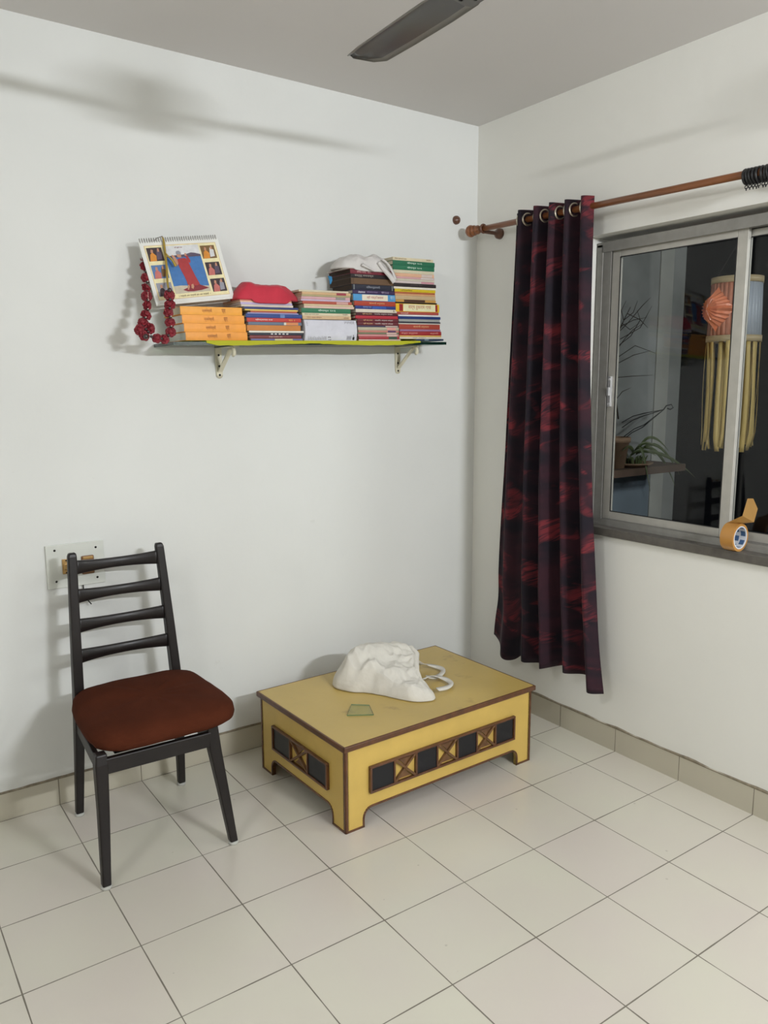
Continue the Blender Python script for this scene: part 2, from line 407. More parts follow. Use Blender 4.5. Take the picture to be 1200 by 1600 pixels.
for pp in ([(995, 710), (1000, 665), (1016, 768)], [(998, 708), (1025, 668), (1062, 742)], [(1000, 706), (1040, 700), (1085, 745)], [(996, 708), (1012, 660), (1045, 705)],
           [(1002, 700), (1030, 690), (1055, 760)], [(990, 708), (985, 690), (972, 705)], [(985, 712), (1000, 695), (1025, 712)], [(992, 705), (1005, 682), (1030, 700)], [(980, 712), (975, 702), (968, 714)]):
    y = OY-.16+rnd.uniform(-.05, .03)
    leaf(lp(*pp[0], OY-.15), lp(*pp[1], y), lp(*pp[2], y-.03), .016)
for k in range(26):
    a = rnd.uniform(0, 2*PI); r = rnd.uniform(.01, .07)
    leaf((r*math.cos(a), r*math.sin(a), .01), (1.3*r*math.cos(a), 1.2*r*math.sin(a), .05), (1.6*r*math.cos(a), 1.4*r*math.sin(a), .035+rnd.uniform(0, .03)), .012)
o = obj('leaves', bm, M_leaf, pl, True); o.modifiers.new('thickness', 'SOLIDIFY').thickness = .0008
hk = thing('wire_hanger', 'black wire pot hanger with a curled hook leaning outside the window', 'hanger', tuple(local(970, 672)+Vector((pc.x, pc.y, 1.13))))
bm = bmesh.new()
def lh(px, py, y=OY-.14): return at(px, py, 1, y) - hk.location
hook = lh(1037, 640)
for q in ((972, 660), (972, 668), (975, 682), (970, 690)):
    a = lh(*q); m_ = (a+hook)/2 + Vector((0, 0, .012 if q[1] < 670 else -.01)); tube(bm, [a, (a+m_)/2+Vector((0, 0, .008)), m_, (m_+hook)/2, hook], .0022, 6)
tube(bm, [hook, lh(1041, 634), lh(1049, 632), lh(1052, 637), lh(1047, 640), lh(1043, 638)], .003, 6)
obj('wires', bm, M_wire, hk, True)

# festival lantern
M_tan = mat('lantern_band', (196, 176, 138), rough=.5, trans_l=.2)
M_frost = mat('lantern_frosted_plastic', (205, 212, 222), rough=.35, trans_l=.35)
M_orng = mat('lantern_orange_film', (236, 142, 100), rough=.22, spec=.8, trans_l=.25, bump=.6, bscale=60)
M_film = mat('lantern_peach_film', (222, 150, 122), rough=.3, trans_l=.3)
M_strip = mat('lantern_streamer', (216, 190, 120), rough=.4, trans_l=.25)
ln = thing('paper_lantern', 'orange and white festival lantern with long tan streamers hanging outside the window', 'lantern', (.36, -1.115, 1.265))
zb, zt_, RR = .435, .655, .098
bm = bmesh.new(); n = 32
for i in range(n):
    a0, a1 = 2*PI*i/n, 2*PI*(i+1)/n
    P = lambda a, z, r=RR: (r*math.cos(a), r*math.sin(a), z)
    quad(bm, (P(a0, zb), P(a1, zb), P(a1, zt_, RR*.93), P(a0, zt_, RR*.93)), 1 if 100 < math.degrees((a0+a1)/2) < 232 else 0)
o = obj('body', bm, [M_frost, M_film], ln, True); o.modifiers.new('thickness', 'SOLIDIFY').thickness = .0015
for z, r in ((zt_-.004, RR*.94), (zb-.006, RR*1.01)):
    bm = bmesh.new(); lathe(bm, [(r, 0), (r+.003, 0), (r+.003, .024), (r, .024), (r, 0)], (0, 0, z), n=40); obj('band', bm, M_tan, ln, True)
for a in (math.radians(168), math.radians(32)):
    er = Vector((math.cos(a), math.sin(a), 0)); et = Vector((-math.sin(a), math.cos(a), 0)); c = er*(RR+.002)+Vector((0, 0, (zb+zt_)/2+.005))
    nn = 40; ring = []; bm = bmesh.new()
    for i in range(nn):
        t = 2*PI*i/nn; sq = 1/(abs(math.cos(t))+abs(math.sin(t))); rr = sq*(1+.05*math.sin(t*20))
        w_ = .075*rr*math.cos(t); h_ = .085*rr*math.sin(t)
        ring.append(bm.verts.new(c+et*w_+Vector((0, 0, h_))-er*.012+er*.006*math.cos(i*PI)))
    mid = [bm.verts.new(c+et*(.036*math.cos(2*PI*i/nn))+Vector((0, 0, .042*math.sin(2*PI*i/nn)))+er*(.034+.005*math.cos(i*PI))) for i in range(nn)]
    tip = bm.verts.new(c+er*.052)
    for i in range(nn):
        j = (i+1) % nn
        bm.faces.new((ring[i], ring[j], mid[j], mid[i])); bm.faces.new((mid[i], mid[j], tip))
    o = obj('pleated_ornament', bm, M_orng, ln); o.modifiers.new('thickness', 'SOLIDIFY').thickness = .001
rnd = random.Random(11)
for k in range(18):
    a = 2*PI*k/18+rnd.uniform(-.08, .08); bm = bmesh.new(); prev = None; L_ = .43+rnd.uniform(-.03, .01); ph = rnd.uniform(0, 6); tw = rnd.uniform(-.6, .6)
    for i in range(15):
        t = i/14; r = RR*(1-.05*t)+.006*math.sin(3*t+ph)
        z = zb-.003-L_*t; an = a+.05*math.sin(2*t+ph)
        if t > .85: r += .03*(t-.85)*math.sin(ph)*4
        e = Vector((-math.sin(an+tw*t), math.cos(an+tw*t), 0)); p = Vector((r*math.cos(an), r*math.sin(an), max(z, .003)))
        cur = [bm.verts.new(p-e*.0085), bm.verts.new(p+e*.0085)]
        if prev: bm.faces.new((prev[0], prev[1], cur[1], cur[0])).smooth = True
        prev = cur
    o = obj('streamer', bm, M_strip, ln, True); o.modifiers.new('thickness', 'SOLIDIFY').thickness = .0006
bm = bmesh.new(); tube(bm, [(0, .0, zt_+.01), (0, 0, 1.55)], .0012, 6)
for a in (0, 2.1, 4.2): tube(bm, [(RR*.9*math.cos(a), RR*.9*math.sin(a), zt_), (0, 0, zt_+.16)], .0008, 5)
obj('cord', bm, M_wire, ln)

# ------------------------------------------------------------------ curtain rod
M_rod = mat('rod_wood', (132, 80, 44), rough=.35, var=.2, vscale=18, stretch=(1, .15, 1), coat=.3)
M_rodd = mat('rod_bracket_wood', (92, 56, 36), rough=.4, coat=.3)
RX = -.10
def rz(y): return 2.2255 + (y+.067)*.0215
rod = thing('curtain_rod', 'brown wooden curtain rod with a turned end knob above the window', 'curtain rod', (RX, -.15, rz(-.15)))
def rl(y): return Vector((0, y+.15, rz(y)-rz(-.15)))
bm = bmesh.new(); tube(bm, [rl(-.135), rl(-1.2), rl(-2.5)], .0125, 20); obj('pole', bm, M_rod, rod, True)
bm = bmesh.new()
lathe(bm, [(0, 0), (.008, .001), (.012, .005), (.012, .009), (.017, .012), (.025, .022), (.027, .031), (.024, .040), (.017, .045), (.017, .047), (.022, .049), (.023, .055), (.018, .060), (.0145, .064), (.0145, .068), (.019, .070), (.020, .078), (.016, .084), (.0145, .098), (0, .098)],
      rl(-.040), (0, -1, .0215*-1), 28)
obj('finial', bm, M_rod, rod, True)
for y in (-.155, -2.3):
    bm = bmesh.new(); c = rl(y)
    torus(bm, c, (0, 1, 0), .0165, .0055, 24, 8)
    lathe(bm, [(.0, .008), (.008, .010), (.008, .075), (.018, .082), (.023, .090), (.024, .1035), (0, .1035)], c+Vector((.0, 0, -.012)), (1, 0, 0), 24)
    obj('bracket', bm, M_rodd, rod, True)
# empty black rings pushed together on the rod
M_ring = mat('black_plastic', (22, 22, 24), rough=.4)
ring0 = None
for k in range(11):
    y = -1.402-.0115*k
    if ring0 is None:
        bm = bmesh.new(); torus(bm, (0, 0, 0), (0, 1, 0), .0215, .0048, 24, 8); rme = obj('ring', bm, M_ring, None, True)
        C.objects.unlink(rme); rme = rme.data
        bm = bmesh.new(); torus(bm, (0, 0, -.031), (1, 0, 0), .005, .0016, 12, 6); tube(bm, [(0, 0, -.034), (0, .001, -.042)], .002, 6)
        hme = obj('eyelet', bm, M_ring, None, True); C.objects.unlink(hme); hme = hme.data
        ring0 = True
    r = thing('curtain_ring', ('black plastic curtain ring at the left end of the bunch on the rod' if k == 0 else 'black plastic curtain ring within the bunch at the right of the rod'), 'curtain ring', (RX, y, rz(y)-.0085), 0, 'black curtain rings on the rod')
    r.rotation_euler = (random.uniform(-.12, .12), random.uniform(-.1, .1), random.uniform(-.15, .15))
    a = bpy.data.objects.new('ring', rme); C.objects.link(a); a.parent = r
    a = bpy.data.objects.new('eyelet', hme); C.objects.link(a); a.parent = r
# wooden cap on the left wall
c = at(713, 344, 1, 0)
bm = bmesh.new(); lathe(bm, [(0, 0), (.011, 0), (.015, .003), (.0185, .008), (.0195, .014), (.0195, .019)][::1], (0, -.015, 0), (0, 1, 0), 24)
lathe(bm, [(0, -.002), (.008, -.001), (.011, .002)], (0, -.015, 0), (0, 1, 0), 24)
o = obj('rod_socket', bm, M_rodd, None, True); o.location = (c.x, 0, c.z); tag(o, 'small round brown wooden rod socket fixed on the white wall near the corner', 'rod socket')

# ------------------------------------------------------------------ curtain
def curtain_mat():
    m = bpy.data.materials.new('curtain_fabric'); m.use_nodes = True; nt = m.node_tree; N = nt.nodes.new; L = nt.links.new
    b = nt.nodes['Principled BSDF']; b.inputs['Roughness'].default_value = .75; b.inputs['Specular IOR Level'].default_value = .25
    b.inputs['Sheen Weight'].default_value = .06
    uv = N('ShaderNodeUVMap'); uv.uv_map = 'UVMap'
    mp = N('ShaderNodeMapping'); mp.inputs['Rotation'].default_value = (0, 0, -.75); L(uv.outputs[0], mp.inputs[0])
    # patches
    n1 = N('ShaderNodeTexNoise'); n1.inputs['Scale'].default_value = 1; m1 = N('ShaderNodeMapping'); m1.inputs['Scale'].default_value = (12, 9, 1); L(uv.outputs[0], m1.inputs[0]); n1.inputs['Detail'].default_value = 2; n1.inputs['Distortion'].default_value = .9; L(m1.outputs[0], n1.inputs[0])
    r1 = N('ShaderNodeMapRange'); L(n1.outputs[0], r1.inputs[0]); r1.inputs[1].default_value = .53; r1.inputs[2].default_value = .66
    # brush streaks
    m2 = N('ShaderNodeMapping'); m2.inputs['Scale'].default_value = (95, 15, 1); L(mp.outputs[0], m2.inputs[0])
    n2 = N('ShaderNodeTexNoise'); n2.inputs['Scale'].default_value = 1; n2.inputs['Detail'].default_value = 3; n2.inputs['Distortion'].default_value = 1.6; L(m2.outputs[0], n2.inputs[0])
    r2 = N('ShaderNodeMapRange'); L(n2.outputs[0], r2.inputs[0]); r2.inputs[1].default_value = .36; r2.inputs[2].default_value = .56
    mu = N('ShaderNodeMath'); mu.operation = 'MULTIPLY'; L(r1.outputs[0], mu.inputs[0]); L(r2.outputs[0], mu.inputs[1])
    n3 = N('ShaderNodeTexNoise'); n3.inputs['Scale'].default_value = 9; n3.inputs['Detail'].default_value = 3; L(uv.outputs[0], n3.inputs[0])
    r3 = N('ShaderNodeMapRange'); L(n3.outputs[0], r3.inputs[0]); r3.inputs[1].default_value = .40; r3.inputs[2].default_value = .65
    c0 = N('ShaderNodeMix'); c0.data_type = 'RGBA'; L(r3.outputs[0], c0.inputs[0]); c0.inputs[6].default_value = (*s2l((24, 18, 28)), 1); c0.inputs[7].default_value = (*s2l((52, 24, 34)), 1)
    c1 = N('ShaderNodeMix'); c1.data_type = 'RGBA'; L(mu.outputs[0], c1.inputs[0]); L(c0.outputs[2], c1.inputs[6]); c1.inputs[7].default_value = (*s2l((112, 38, 45)), 1)
    L(c1.outputs[2], b.inputs['Base Color'])
    wv = N('ShaderNodeTexNoise'); wv.inputs['Scale'].default_value = 400; L(uv.outputs[0], wv.inputs[0])
    bp = N('ShaderNodeBump'); bp.inputs['Strength'].default_value = .2; bp.inputs['Distance'].default_value = .001; L(wv.outputs[0], bp.inputs['Height']); L(bp.outputs[0], b.inputs['Normal'])
    return m
M_curt = curtain_mat()
M_grom = mat('grommet_metal', (190, 182, 165), rough=.3, metal=.8)
ct = thing('curtain', 'dark maroon curtain with red brush strokes hanging gathered at the left of the window', 'curtain', (RX, -.58, .29))
NT, NV, NP = 300, 70, 5.0
ztop = rz(-.55)+.040
bm = bmesh.new(); uvl = bm.loops.layers.uv.new('UVMap'); rows = []
def curt(t, v):
    """t along the width 0 (corner) .. 1 (window); v 0 top .. 1 bottom"""
    yl = -.350+.020*math.sin(2.5*v)+.085*v**1.6-(.012*math.exp(-((v-.9)/.05)**2)); yr = -.778-.015*v-.125*v**2.2
    warp = t+.018*math.sin(2*PI*t*1.3+1+v*.5)
    y = yl+(yr-yl)*t
    ph = 2*PI*NP*(warp+.012*v*math.sin(5*t+2*v))
    amp = (.037-.006*math.sin(9*t+.6))*(1-.25*v*math.sin(PI*t*1.7+.4))
    x = amp*math.sin(ph) + .010*v*noise.noise(Vector((t*9, v*3, 1.7))) + .006*math.sin(2*ph+1.3)*v
    x += .014*v*math.sin(3*PI*t)
    y += .006*v*noise.noise(Vector((t*14, v*5, 4.2)))
    zb_ = .340-.085*math.exp(-((t-.17)/.10)**2)-.045*t+.018*math.sin(11*t)
    if t < .10: zb_ += .02*(1-t/.10)
    z = (ztop-.002)*(1-v)+zb_*v + (rz(y)-rz(-.55))*(1-v)
    return Vector((min(x, .088), y+.58, z-.29))
for j in range(NV+1):
    rows.append([bm.verts.new(curt(i/NT, j/NV)) for i in range(NT+1)])
for j in range(NV):
    for i in range(NT):
        f = bm.faces.new((rows[j][i], rows[j][i+1], rows[j+1][i+1], rows[j+1][i])); f.smooth = True
        for lpp, (a, b) in zip(f.loops, ((i, j), (i+1, j), (i+1, j+1), (i, j+1))): lpp[uvl].uv = (a/NT*.45, b/NV*2.0)
me = bpy.data.meshes.new('drape'); bm.to_mesh(me); bm.free(); o = link('drape', me, M_curt, ct)
o.modifiers.new('thickness', 'SOLIDIFY').thickness = .0015
# grommets where the cloth crosses the rod
prev = None; N_ = 800
for i in range(N_+1):
    t = i/N_; p = curt(t, .02)
    if prev is not None and prev.x*p.x <= 0 and .01 < t < .995:
        bm = bmesh.new(); d = (p-prev); tn = Vector((d.x, d.y, 0)).normalized(); nrm = Vector((-tn.y, tn.x, 0)); nrm = (nrm*(1 if nrm.y > 0 else -1)+Vector((0, .8, 0))).normalized()
        yy = p.y-.58; torus(bm, (0, p.y, rz(yy)-.29), nrm, .0235, .0042, 28, 8); g = obj('grommet', bm, M_grom, ct, True)
    prev = p

# ------------------------------------------------------------------ packing tape on the sill
M_tape = mat('brown_tape', (184, 132, 66), rough=.3, coat=.3)
M_tapes = mat('brown_tape_thin', (196, 152, 84), rough=.35, trans_l=.35)
M_core = mat('tape_core_white', (205, 208, 214), rough=.6)
M_coreb = mat('tape_core_print', (60, 92, 132), rough=.6)
tz = WZ0+.022
tp = thing('tape_roll', 'roll of brown packing tape with a loose end standing on the window sill', 'tape roll', (.000, -1.385, tz))
bm = bmesh.new(); lathe(bm, [(.041, -.024), (.0495, -.024), (.0495, .024), (.041, .024), (.041, -.024)], (0, 0, .0497), (0, -1, 0), 48); obj('tape', bm, M_tape, tp, 'auto')
bm = bmesh.new(); lathe(bm, [(.037, -.0245), (.041, -.0245), (.041, .0245), (.037, .0245), (.037, -.0245)], (0, 0, .0497), (0, -1, 0), 48)
for f in bm.faces:                                                # blue printed blocks on the white inner face of the core
    c = f.calc_center_median()
    if abs(math.hypot(c.x, c.z-.0497)-.037) < .0006: f.material_index = 0
core = obj('core', bm, M_core, tp, 'auto')
bm = bmesh.new()
for k in range(7):
    for (y0, y1, da) in ((-.021, -.004, .0), (.002, .019, .35)):
        a0 = 2*PI*k/7+da
        for q in range(4):
            a, b = a0+.13*q, a0+.13*(q+1)
            if q == 2 and k % 2: continue
            R_ = .0366
            quad(bm, ((R_*math.cos(a), y0, .0497+R_*math.sin(a)), (R_*math.cos(b), y0, .0497+R_*math.sin(b)), (R_*math.cos(b), y1, .0497+R_*math.sin(b)), (R_*math.cos(a), y1, .0497+R_*math.sin(a))))
obj('print', bm, M_coreb, core)
t0 = Vector((.0, -1.385, tz))
def tq(px, py, x): return at(px, py, 0, x)-t0
A_, B_, C_, D_ = Vector((-.008, .024, .0980)), Vector((.004, -.024, .0990)), tq(1178, 816, .0), tq(1160, 806, -.014)
E_, F_, G_, H_ = tq(1184, 795, .008), tq(1177, 779, .004), tq(1168, 779, -.002), tq(1162, 802, -.012)
bm = bmesh.new(); v = [bm.verts.new(p) for p in (A_, B_, C_, D_, E_, F_, G_)]
bm.faces.new((v[0], v[1], v[2], v[3])); bm.faces.new((v[3], v[2], v[4], v[5], v[6]))
o = obj('loose_end', bm, M_tapes, tp); o.modifiers.new('thickness', 'SOLIDIFY').thickness = .0004

# ------------------------------------------------------------------ ceiling fan
M_fan = mat('fan_grey', (92, 89, 86), rough=.3, metal=.3, coat=.4)
M_fanb = mat('fan_blade', (66, 64, 62), rough=.28, metal=.2, coat=.5)
M_fane = mat('fan_blade_rim', (124, 121, 115), rough=.35, metal=.2)
M_fand = mat('fan_brown', (60, 46, 42), rough=.3, coat=.5)
M_scr = mat('dark_screw', (25, 22, 20), rough=.4, metal=.5)
FC = Vector((-1.303, -1.60, 0)); fz = 2.425
fan = thing('ceiling_fan', 'grey ceiling fan with three blades under the ceiling', 'ceiling fan', (FC.x, FC.y, H), 0)
bm = bmesh.new(); lathe(bm, [(0, 0), (.062, 0), (.060, -.02), (.040, -.052), (.016, -.058), (0, -.058)], n=32); obj('canopy', bm, M_fan, fan, True)
bm = bmesh.new(); lathe(bm, [(.0125, -.05), (.0125, fz-H+.08)], n=16); obj('down_rod', bm, M_fan, fan, True)
bm = bmesh.new(); z0 = fz-H
lathe(bm, [(0, z0+.085), (.03, z0+.085), (.055, z0+.07), (.100, z0+.055), (.112, z0+.035), (.112, z0+.008), (.100, z0-.002)], n=40)
lathe(bm, [(.100, z0-.002), (.108, z0-.004), (.104, z0-.018), (.085, z0-.036), (.050, z0-.046), (.02, z0-.049), (0, z0-.049)], n=40, mi=1)
obj('motor', bm, [M_fan, M_fand], fan, True)
for k, ang in enumerate((math.radians(88.5), math.radians(208.5), math.radians(328.5))):
    d = Vector((math.cos(ang), math.sin(ang), 0)); s = Vector((-math.sin(ang), math.cos(ang), 0))
    tilt = math.radians(9); sv = (s*math.cos(tilt)+Vector((0, 0, 1))*math.sin(tilt)); nv = d.cross(sv)
    bm = bmesh.new()
    secs = [(.165, .040, .034), (.20, .050, .046), (.30, .054, .050), (.45, .052, .050), (.585, .050, .047), (.620, .047, .026), (.648, .044, -.024)]
    prev = None
    for (r, wa, wb) in secs:
        cs = []
        for q, hh in ((-wb, -.004), (-wb+.010, .001), (-wb+.018, -.0015), (0, .004), (wa-.018, -.0015), (wa-.010, .001), (wa, -.004)):
            cs.append(bm.verts.new(d*r+sv*q+nv*hh+Vector((0, 0, z0-.004))))
        if prev:
            for a in range(6):
                f = bm.faces.new((prev[a], prev[a+1], cs[a+1], cs[a])); f.smooth = True; f.material_index = 1 if a in (0, 1, 5) else 0
        prev = cs
    o = obj('blade', bm, [M_fanb, M_fane], fan); md = o.modifiers.new('thickness', 'SOLIDIFY'); md.thickness = .0018
    bm = bmesh.new(); prism(bm, [(.085, -.020), (.135, -.016), (.17, -.038), (.215, -.038), (.225, -.02), (.225, .02), (.215, .038), (.17, .038), (.135, .016), (.085, .020)], Vector((0, 0, z0-.012)), d, sv, nv, .004)
    for r, q in ((.185, -.022), (.185, .022), (.212, 0)): lathe(bm, [(0, -.003), (.005, -.002), (.006, .001)], d*r+sv*q+Vector((0, 0, z0-.012)), nv, 10, 1)
    obj('blade_iron', bm, [M_fan, M_scr], o)

# ------------------------------------------------------------------ low table
M_lam = mat('table_laminate', (194, 167, 96), rough=.42, var=.07, vscale=3.5, stretch=(1, 1, 1), coat=.15, bump=.1, bscale=30)
M_lam2 = mat('table_laminate_side', (204, 172, 90), rough=.45, var=.06, vscale=10, stretch=(1, 1, 1), coat=.1)
M_brn = mat('table_trim_brown', (90, 54, 29), rough=.4, var=.3, vscale=35, coat=.3)
M_brl = mat('table_lattice_brown', (104, 72, 44), rough=.5, var=.3, vscale=40)
M_blk = mat('table_black_tile', (24, 25, 30), rough=.3, spec=.4)
def add_stains(m):
    nt = m.node_tree; N = nt.nodes.new; L = nt.links.new; b = nt.nodes['Principled BSDF']; src = b.inputs['Base Color'].links[0].from_socket
    tc = N('ShaderNodeTexCoord'); n = N('ShaderNodeTexNoise'); n.inputs['Scale'].default_value = 11; n.inputs['Detail'].default_value = 6; L(tc.outputs['Object'], n.inputs[0])
    mr = N('ShaderNodeMapRange'); L(n.outputs[0], mr.inputs[0]); mr.inputs[1].default_value = .64; mr.inputs[2].default_value = .72; mr.inputs[4].default_value = .45
    mx = N('ShaderNodeMix'); mx.data_type = 'RGBA'; L(mr.outputs[0], mx.inputs[0]); L(src, mx.inputs[6]); mx.inputs[7].default_value = (*s2l((150, 122, 74)), 1); L(mx.outputs[2], b.inputs['Base Color'])
add_stains(M_lam)
TW, TD, TH, TO = .911, .605, .324, .014
tb = thing('low_table', 'low yellow laminate table with brown edging and black tile panels in the corner', 'table', (-1.259, -.783, 0), .024)
bm = bmesh.new(); box(bm, (-TO+.008, -TO+.008, TH-.018), (TW+TO-.008, TD+TO-.008, TH)); top = obj('tabletop', bm, M_lam, tb)
bm = bmesh.new(); e = TO
for a, b in (((-e, -e, TH-.0205), (TW+e, -e+.009, TH+.0006)), ((-e, TD+e-.009, TH-.0205), (TW+e, TD+e, TH+.0006)), ((-e, -e, TH-.0205), (-e+.009, TD+e, TH+.0006)), ((TW+e-.009, -e, TH-.0205), (TW+e, TD+e, TH+.0006))):
    box(bm, a, b, 0, .004)
obj('edging', bm, M_brn, top)
def arch(L_, f, zt, cut):
    """outline of a panel with an arched cut-out at the floor"""
    P = [(0, 0), (f, 0), (f, .030)]
    for k in range(1, 7):
        a = k/6*PI/2; P.append((f+.030*(1-math.cos(a)), .030+(cut-.030)*math.sin(a)))
    Q = [(L_-x, z) for x, z in P][::-1]
    return P, Q
def panel(L_, f, o_, ex, nrm, name='side_panel'):
    P, Q = arch(L_, f, TH-.019, .066)
    poly = P+Q+[(L_, TH-.019), (0, TH-.019)]
    bm = bmesh.new(); o_ = Vector(o_); ex = Vector(ex); nrm = Vector(nrm)
    prism(bm, poly, o_, ex, (0, 0, 1), -nrm, .014)
    bm.normal_update(); bmesh.ops.triangulate(bm, ngon_method='EAR_CLIP', faces=[f_ for f_ in bm.faces if len(f_.verts) > 4])
    pn = obj(name, bm, M_lam2, tb)
    # brown lipping along the cut-out, the feet and the corners
    bm = bmesh.new(); line = P+Q; th = .0075
    for (x0, z0_), (x1, z1_) in zip(line, line[1:]):
        p, q = o_+ex*x0+Vector((0, 0, z0_)), o_+ex*x1+Vector((0, 0, z1_))
        d = Vector((x1-x0, z1_-z0_)); nn = Vector((-d.y, d.x)).normalized()
        up = ex*nn.x+Vector((0, 0, nn.y))
        off = up*th/2 - nrm*.006
        bar(bm, p+off, q+off, .0165, th, up)
    for x in (0, L_):
        s = 1 if x == 0 else -1
        p = o_+ex*(x+s*.0045)-nrm*.006
        bar(bm, p+Vector((0, 0, .001)), p+Vector((0, 0, TH-.021)), .0165, .009, ex)
    obj('lipping', bm, M_brn, pn)
    return pn
pf = panel(TW, .078, (0, 0, 0), (1, 0, 0), (0, -1, 0)); panel(TW, .078, (TW, TD, 0), (-1, 0, 0), (0, 1, 0))
ps = panel(TD, .083, (0, TD, 0), (0, -1, 0), (-1, 0, 0)); panel(TD, .083, (TW, 0, 0), (0, 1, 0), (1, 0, 0))
def ornament(s0, s1, z0_, z1_, ncell, o_, ex, nrm, parent, flip=0):
    ex, nrm, o_ = Vector(ex), Vector(nrm), Vector(o_); UZ = Vector((0, 0, 1))
    fw = .008; n0 = .0003
    def B(bm, sa, za, sb, zb2, h0, h1, bev=0):
        pts = [o_+ex*s+UZ*z+nrm*h for s in (sa, sb) for z in (za, zb2) for h in (h0, h1)]
        vs = [bm.verts.new(p) for p in pts]
        fs = [bm.faces.new([vs[i] for i in f]) for f in ((0, 1, 3, 2), (4, 6, 7, 5), (0, 4, 5, 1), (2, 3, 7, 6), (0, 2, 6, 4), (1, 5, 7, 3))]
        if bev: bmesh.ops.bevel(bm, geom=list({e_ for f in fs for e_ in f.edges}), offset=bev, segments=1, affect='EDGES')
    bm = bmesh.new()
    B(bm, s0, z0_, s1, z0_+fw, n0, .014, .0015); B(bm, s0, z1_-fw, s1, z1_, n0, .014, .0015)
    B(bm, s0, z0_+fw, s0+fw, z1_-fw, n0, .0135, .001); B(bm, s1-fw, z0_+fw, s1, z1_-fw, n0, .0135, .001)
    cw = (s1-s0-2*fw)/ncell
    for k in range(1, ncell): B(bm, s0+fw+cw*k-.0035, z0_+fw, s0+fw+cw*k+.0035, z1_-fw, n0, .0115)
    fr = obj('ornament_frame', bm, M_brn, parent)
    for k in range(ncell):
        a, b = s0+fw+cw*k+.0036, s0+fw+cw*(k+1)-.0036; za, zb2 = z0_+fw, z1_-fw
        bm = bmesh.new()
        if k % 2 == 0:
            B(bm, a, za, b, zb2, n0, .008); obj('black_tile', bm, M_blk, fr)
        else:
            for (p, q) in (((a, za), (b, zb2)), ((a, zb2), (b, za))):
                P_, Q_ = o_+ex*p[0]+UZ*p[1]+nrm*.0055, o_+ex*q[0]+UZ*q[1]+nrm*.0055
                bar(bm, P_, Q_, .0105, .0085, (Q_-P_).cross(nrm))
            m_ = ((a+b)/2, (za+zb2)/2)
            for (dx, dz) in ((0, 1), (0, -1)):                     # curved scalloped wedge behind the cross
                pts = [(m_[0]-.030, m_[1]+dz*.036), (m_[0]+.030, m_[1]+dz*.036), (m_[0]+.012, m_[1]+dz*.022), (m_[0], m_[1]+dz*.008), (m_[0]-.012, m_[1]+dz*.022)]
                if dz > 0: pts = pts[::-1]
                prism(bm, pts, o_+nrm*n0, ex, UZ, nrm, .005)
            obj('lattice', bm, M_brl, fr)
ornament(.097, .812, .122, .222, 7, (0, 0, 0), (1, 0, 0), (0, -1, 0), tb)
ornament(TD-.500, TD-.100, .122, .222, 3, (0, TD, 0), (0, -1, 0), (-1, 0, 0), tb)

# ------------------------------------------------------------------ glass shard and cloth bag on the table
M_shard = glassmat('shard_glass', (.93, .96, .86), .02)
M_shardb = mat('shard_edge', (104, 128, 92), rough=.15, spec=.8)
pts = [at(x, y, 2, TH) for x, y in ((542, 1119), (549, 1102), (577, 1103), (584, 1118))]
c = sum(pts, Vector())/4
bm = bmesh.new(); prism(bm, [(p.x-c.x, p.y-c.y) for p in pts], (0, 0, .0005), (1, 0, 0), (0, 1, 0), (0, 0, 1), .0045, 0, 1)
o = obj('glass_piece', bm, [M_shard, M_shardb]); o.location = (c.x, c.y, TH); tag(o, 'small flat piece of greenish glass lying on the yellow table', 'glass piece')

M_bag = mat('cotton_canvas', (212, 208, 198), rough=.95, spec=.1, var=.06, vscale=18, bump=.4, bscale=60)
bagc = Vector((-.86, -.43, TH+.001))
bag = thing('cloth_bag', 'crumpled off-white cotton carrier bag with two loop handles lying on the table', 'bag', bagc)
outl = [(-1.020, -.325), (-.996, -.392), (-.948, -.440), (-.905, -.505), (-.868, -.590), (-.828, -.640), (-.780, -.658), (-.748, -.640), (-.735, -.580), (-.722, -.520), (-.695, -.470), (-.658, -.420), (-.648, -.350), (-.690, -.285), (-.80, -.262), (-.91, -.250), (-.99, -.272)]
hts = [(-.925, -.345, .150), (-.86, -.34, .148), (-.80, -.35, .138), (-.74, -.36, .128), (-.695, -.375, .125), (-.96, -.34, .118), (-.90, -.42, .105), (-.83, -.46, .085), (-.78, -.48, .075), (-.72, -.45, .092), (-.80, -.56, .045), (-.77, -.60, .028), (-.74, -.54, .045), (-.99, -.33, .085), (-1.0, -.31, .10), (-.70, -.43, .104), (-.735, -.50, .075), (-.75, -.56, .050), (-.67, -.38, .118), (-.97, -.40, .055), (-.93, -.465, .035), (-.88, -.54, .03)]
def closed_curve(pts, n):
    out = []; m_ = len(pts)
    for i in range(n):
        t = i/n*m_; k = int(t); f = t-k; p0, p1, p2, p3 = [Vector(pts[(k+j-1) % m_]+(0,)) for j in range(4)]
        out.append(.5*((2*p1)+(-p0+p2)*f+(2*p0-5*p1+4*p2-p3)*f*f+(-p0+3*p1-3*p2+p3)*f**3))
    return out
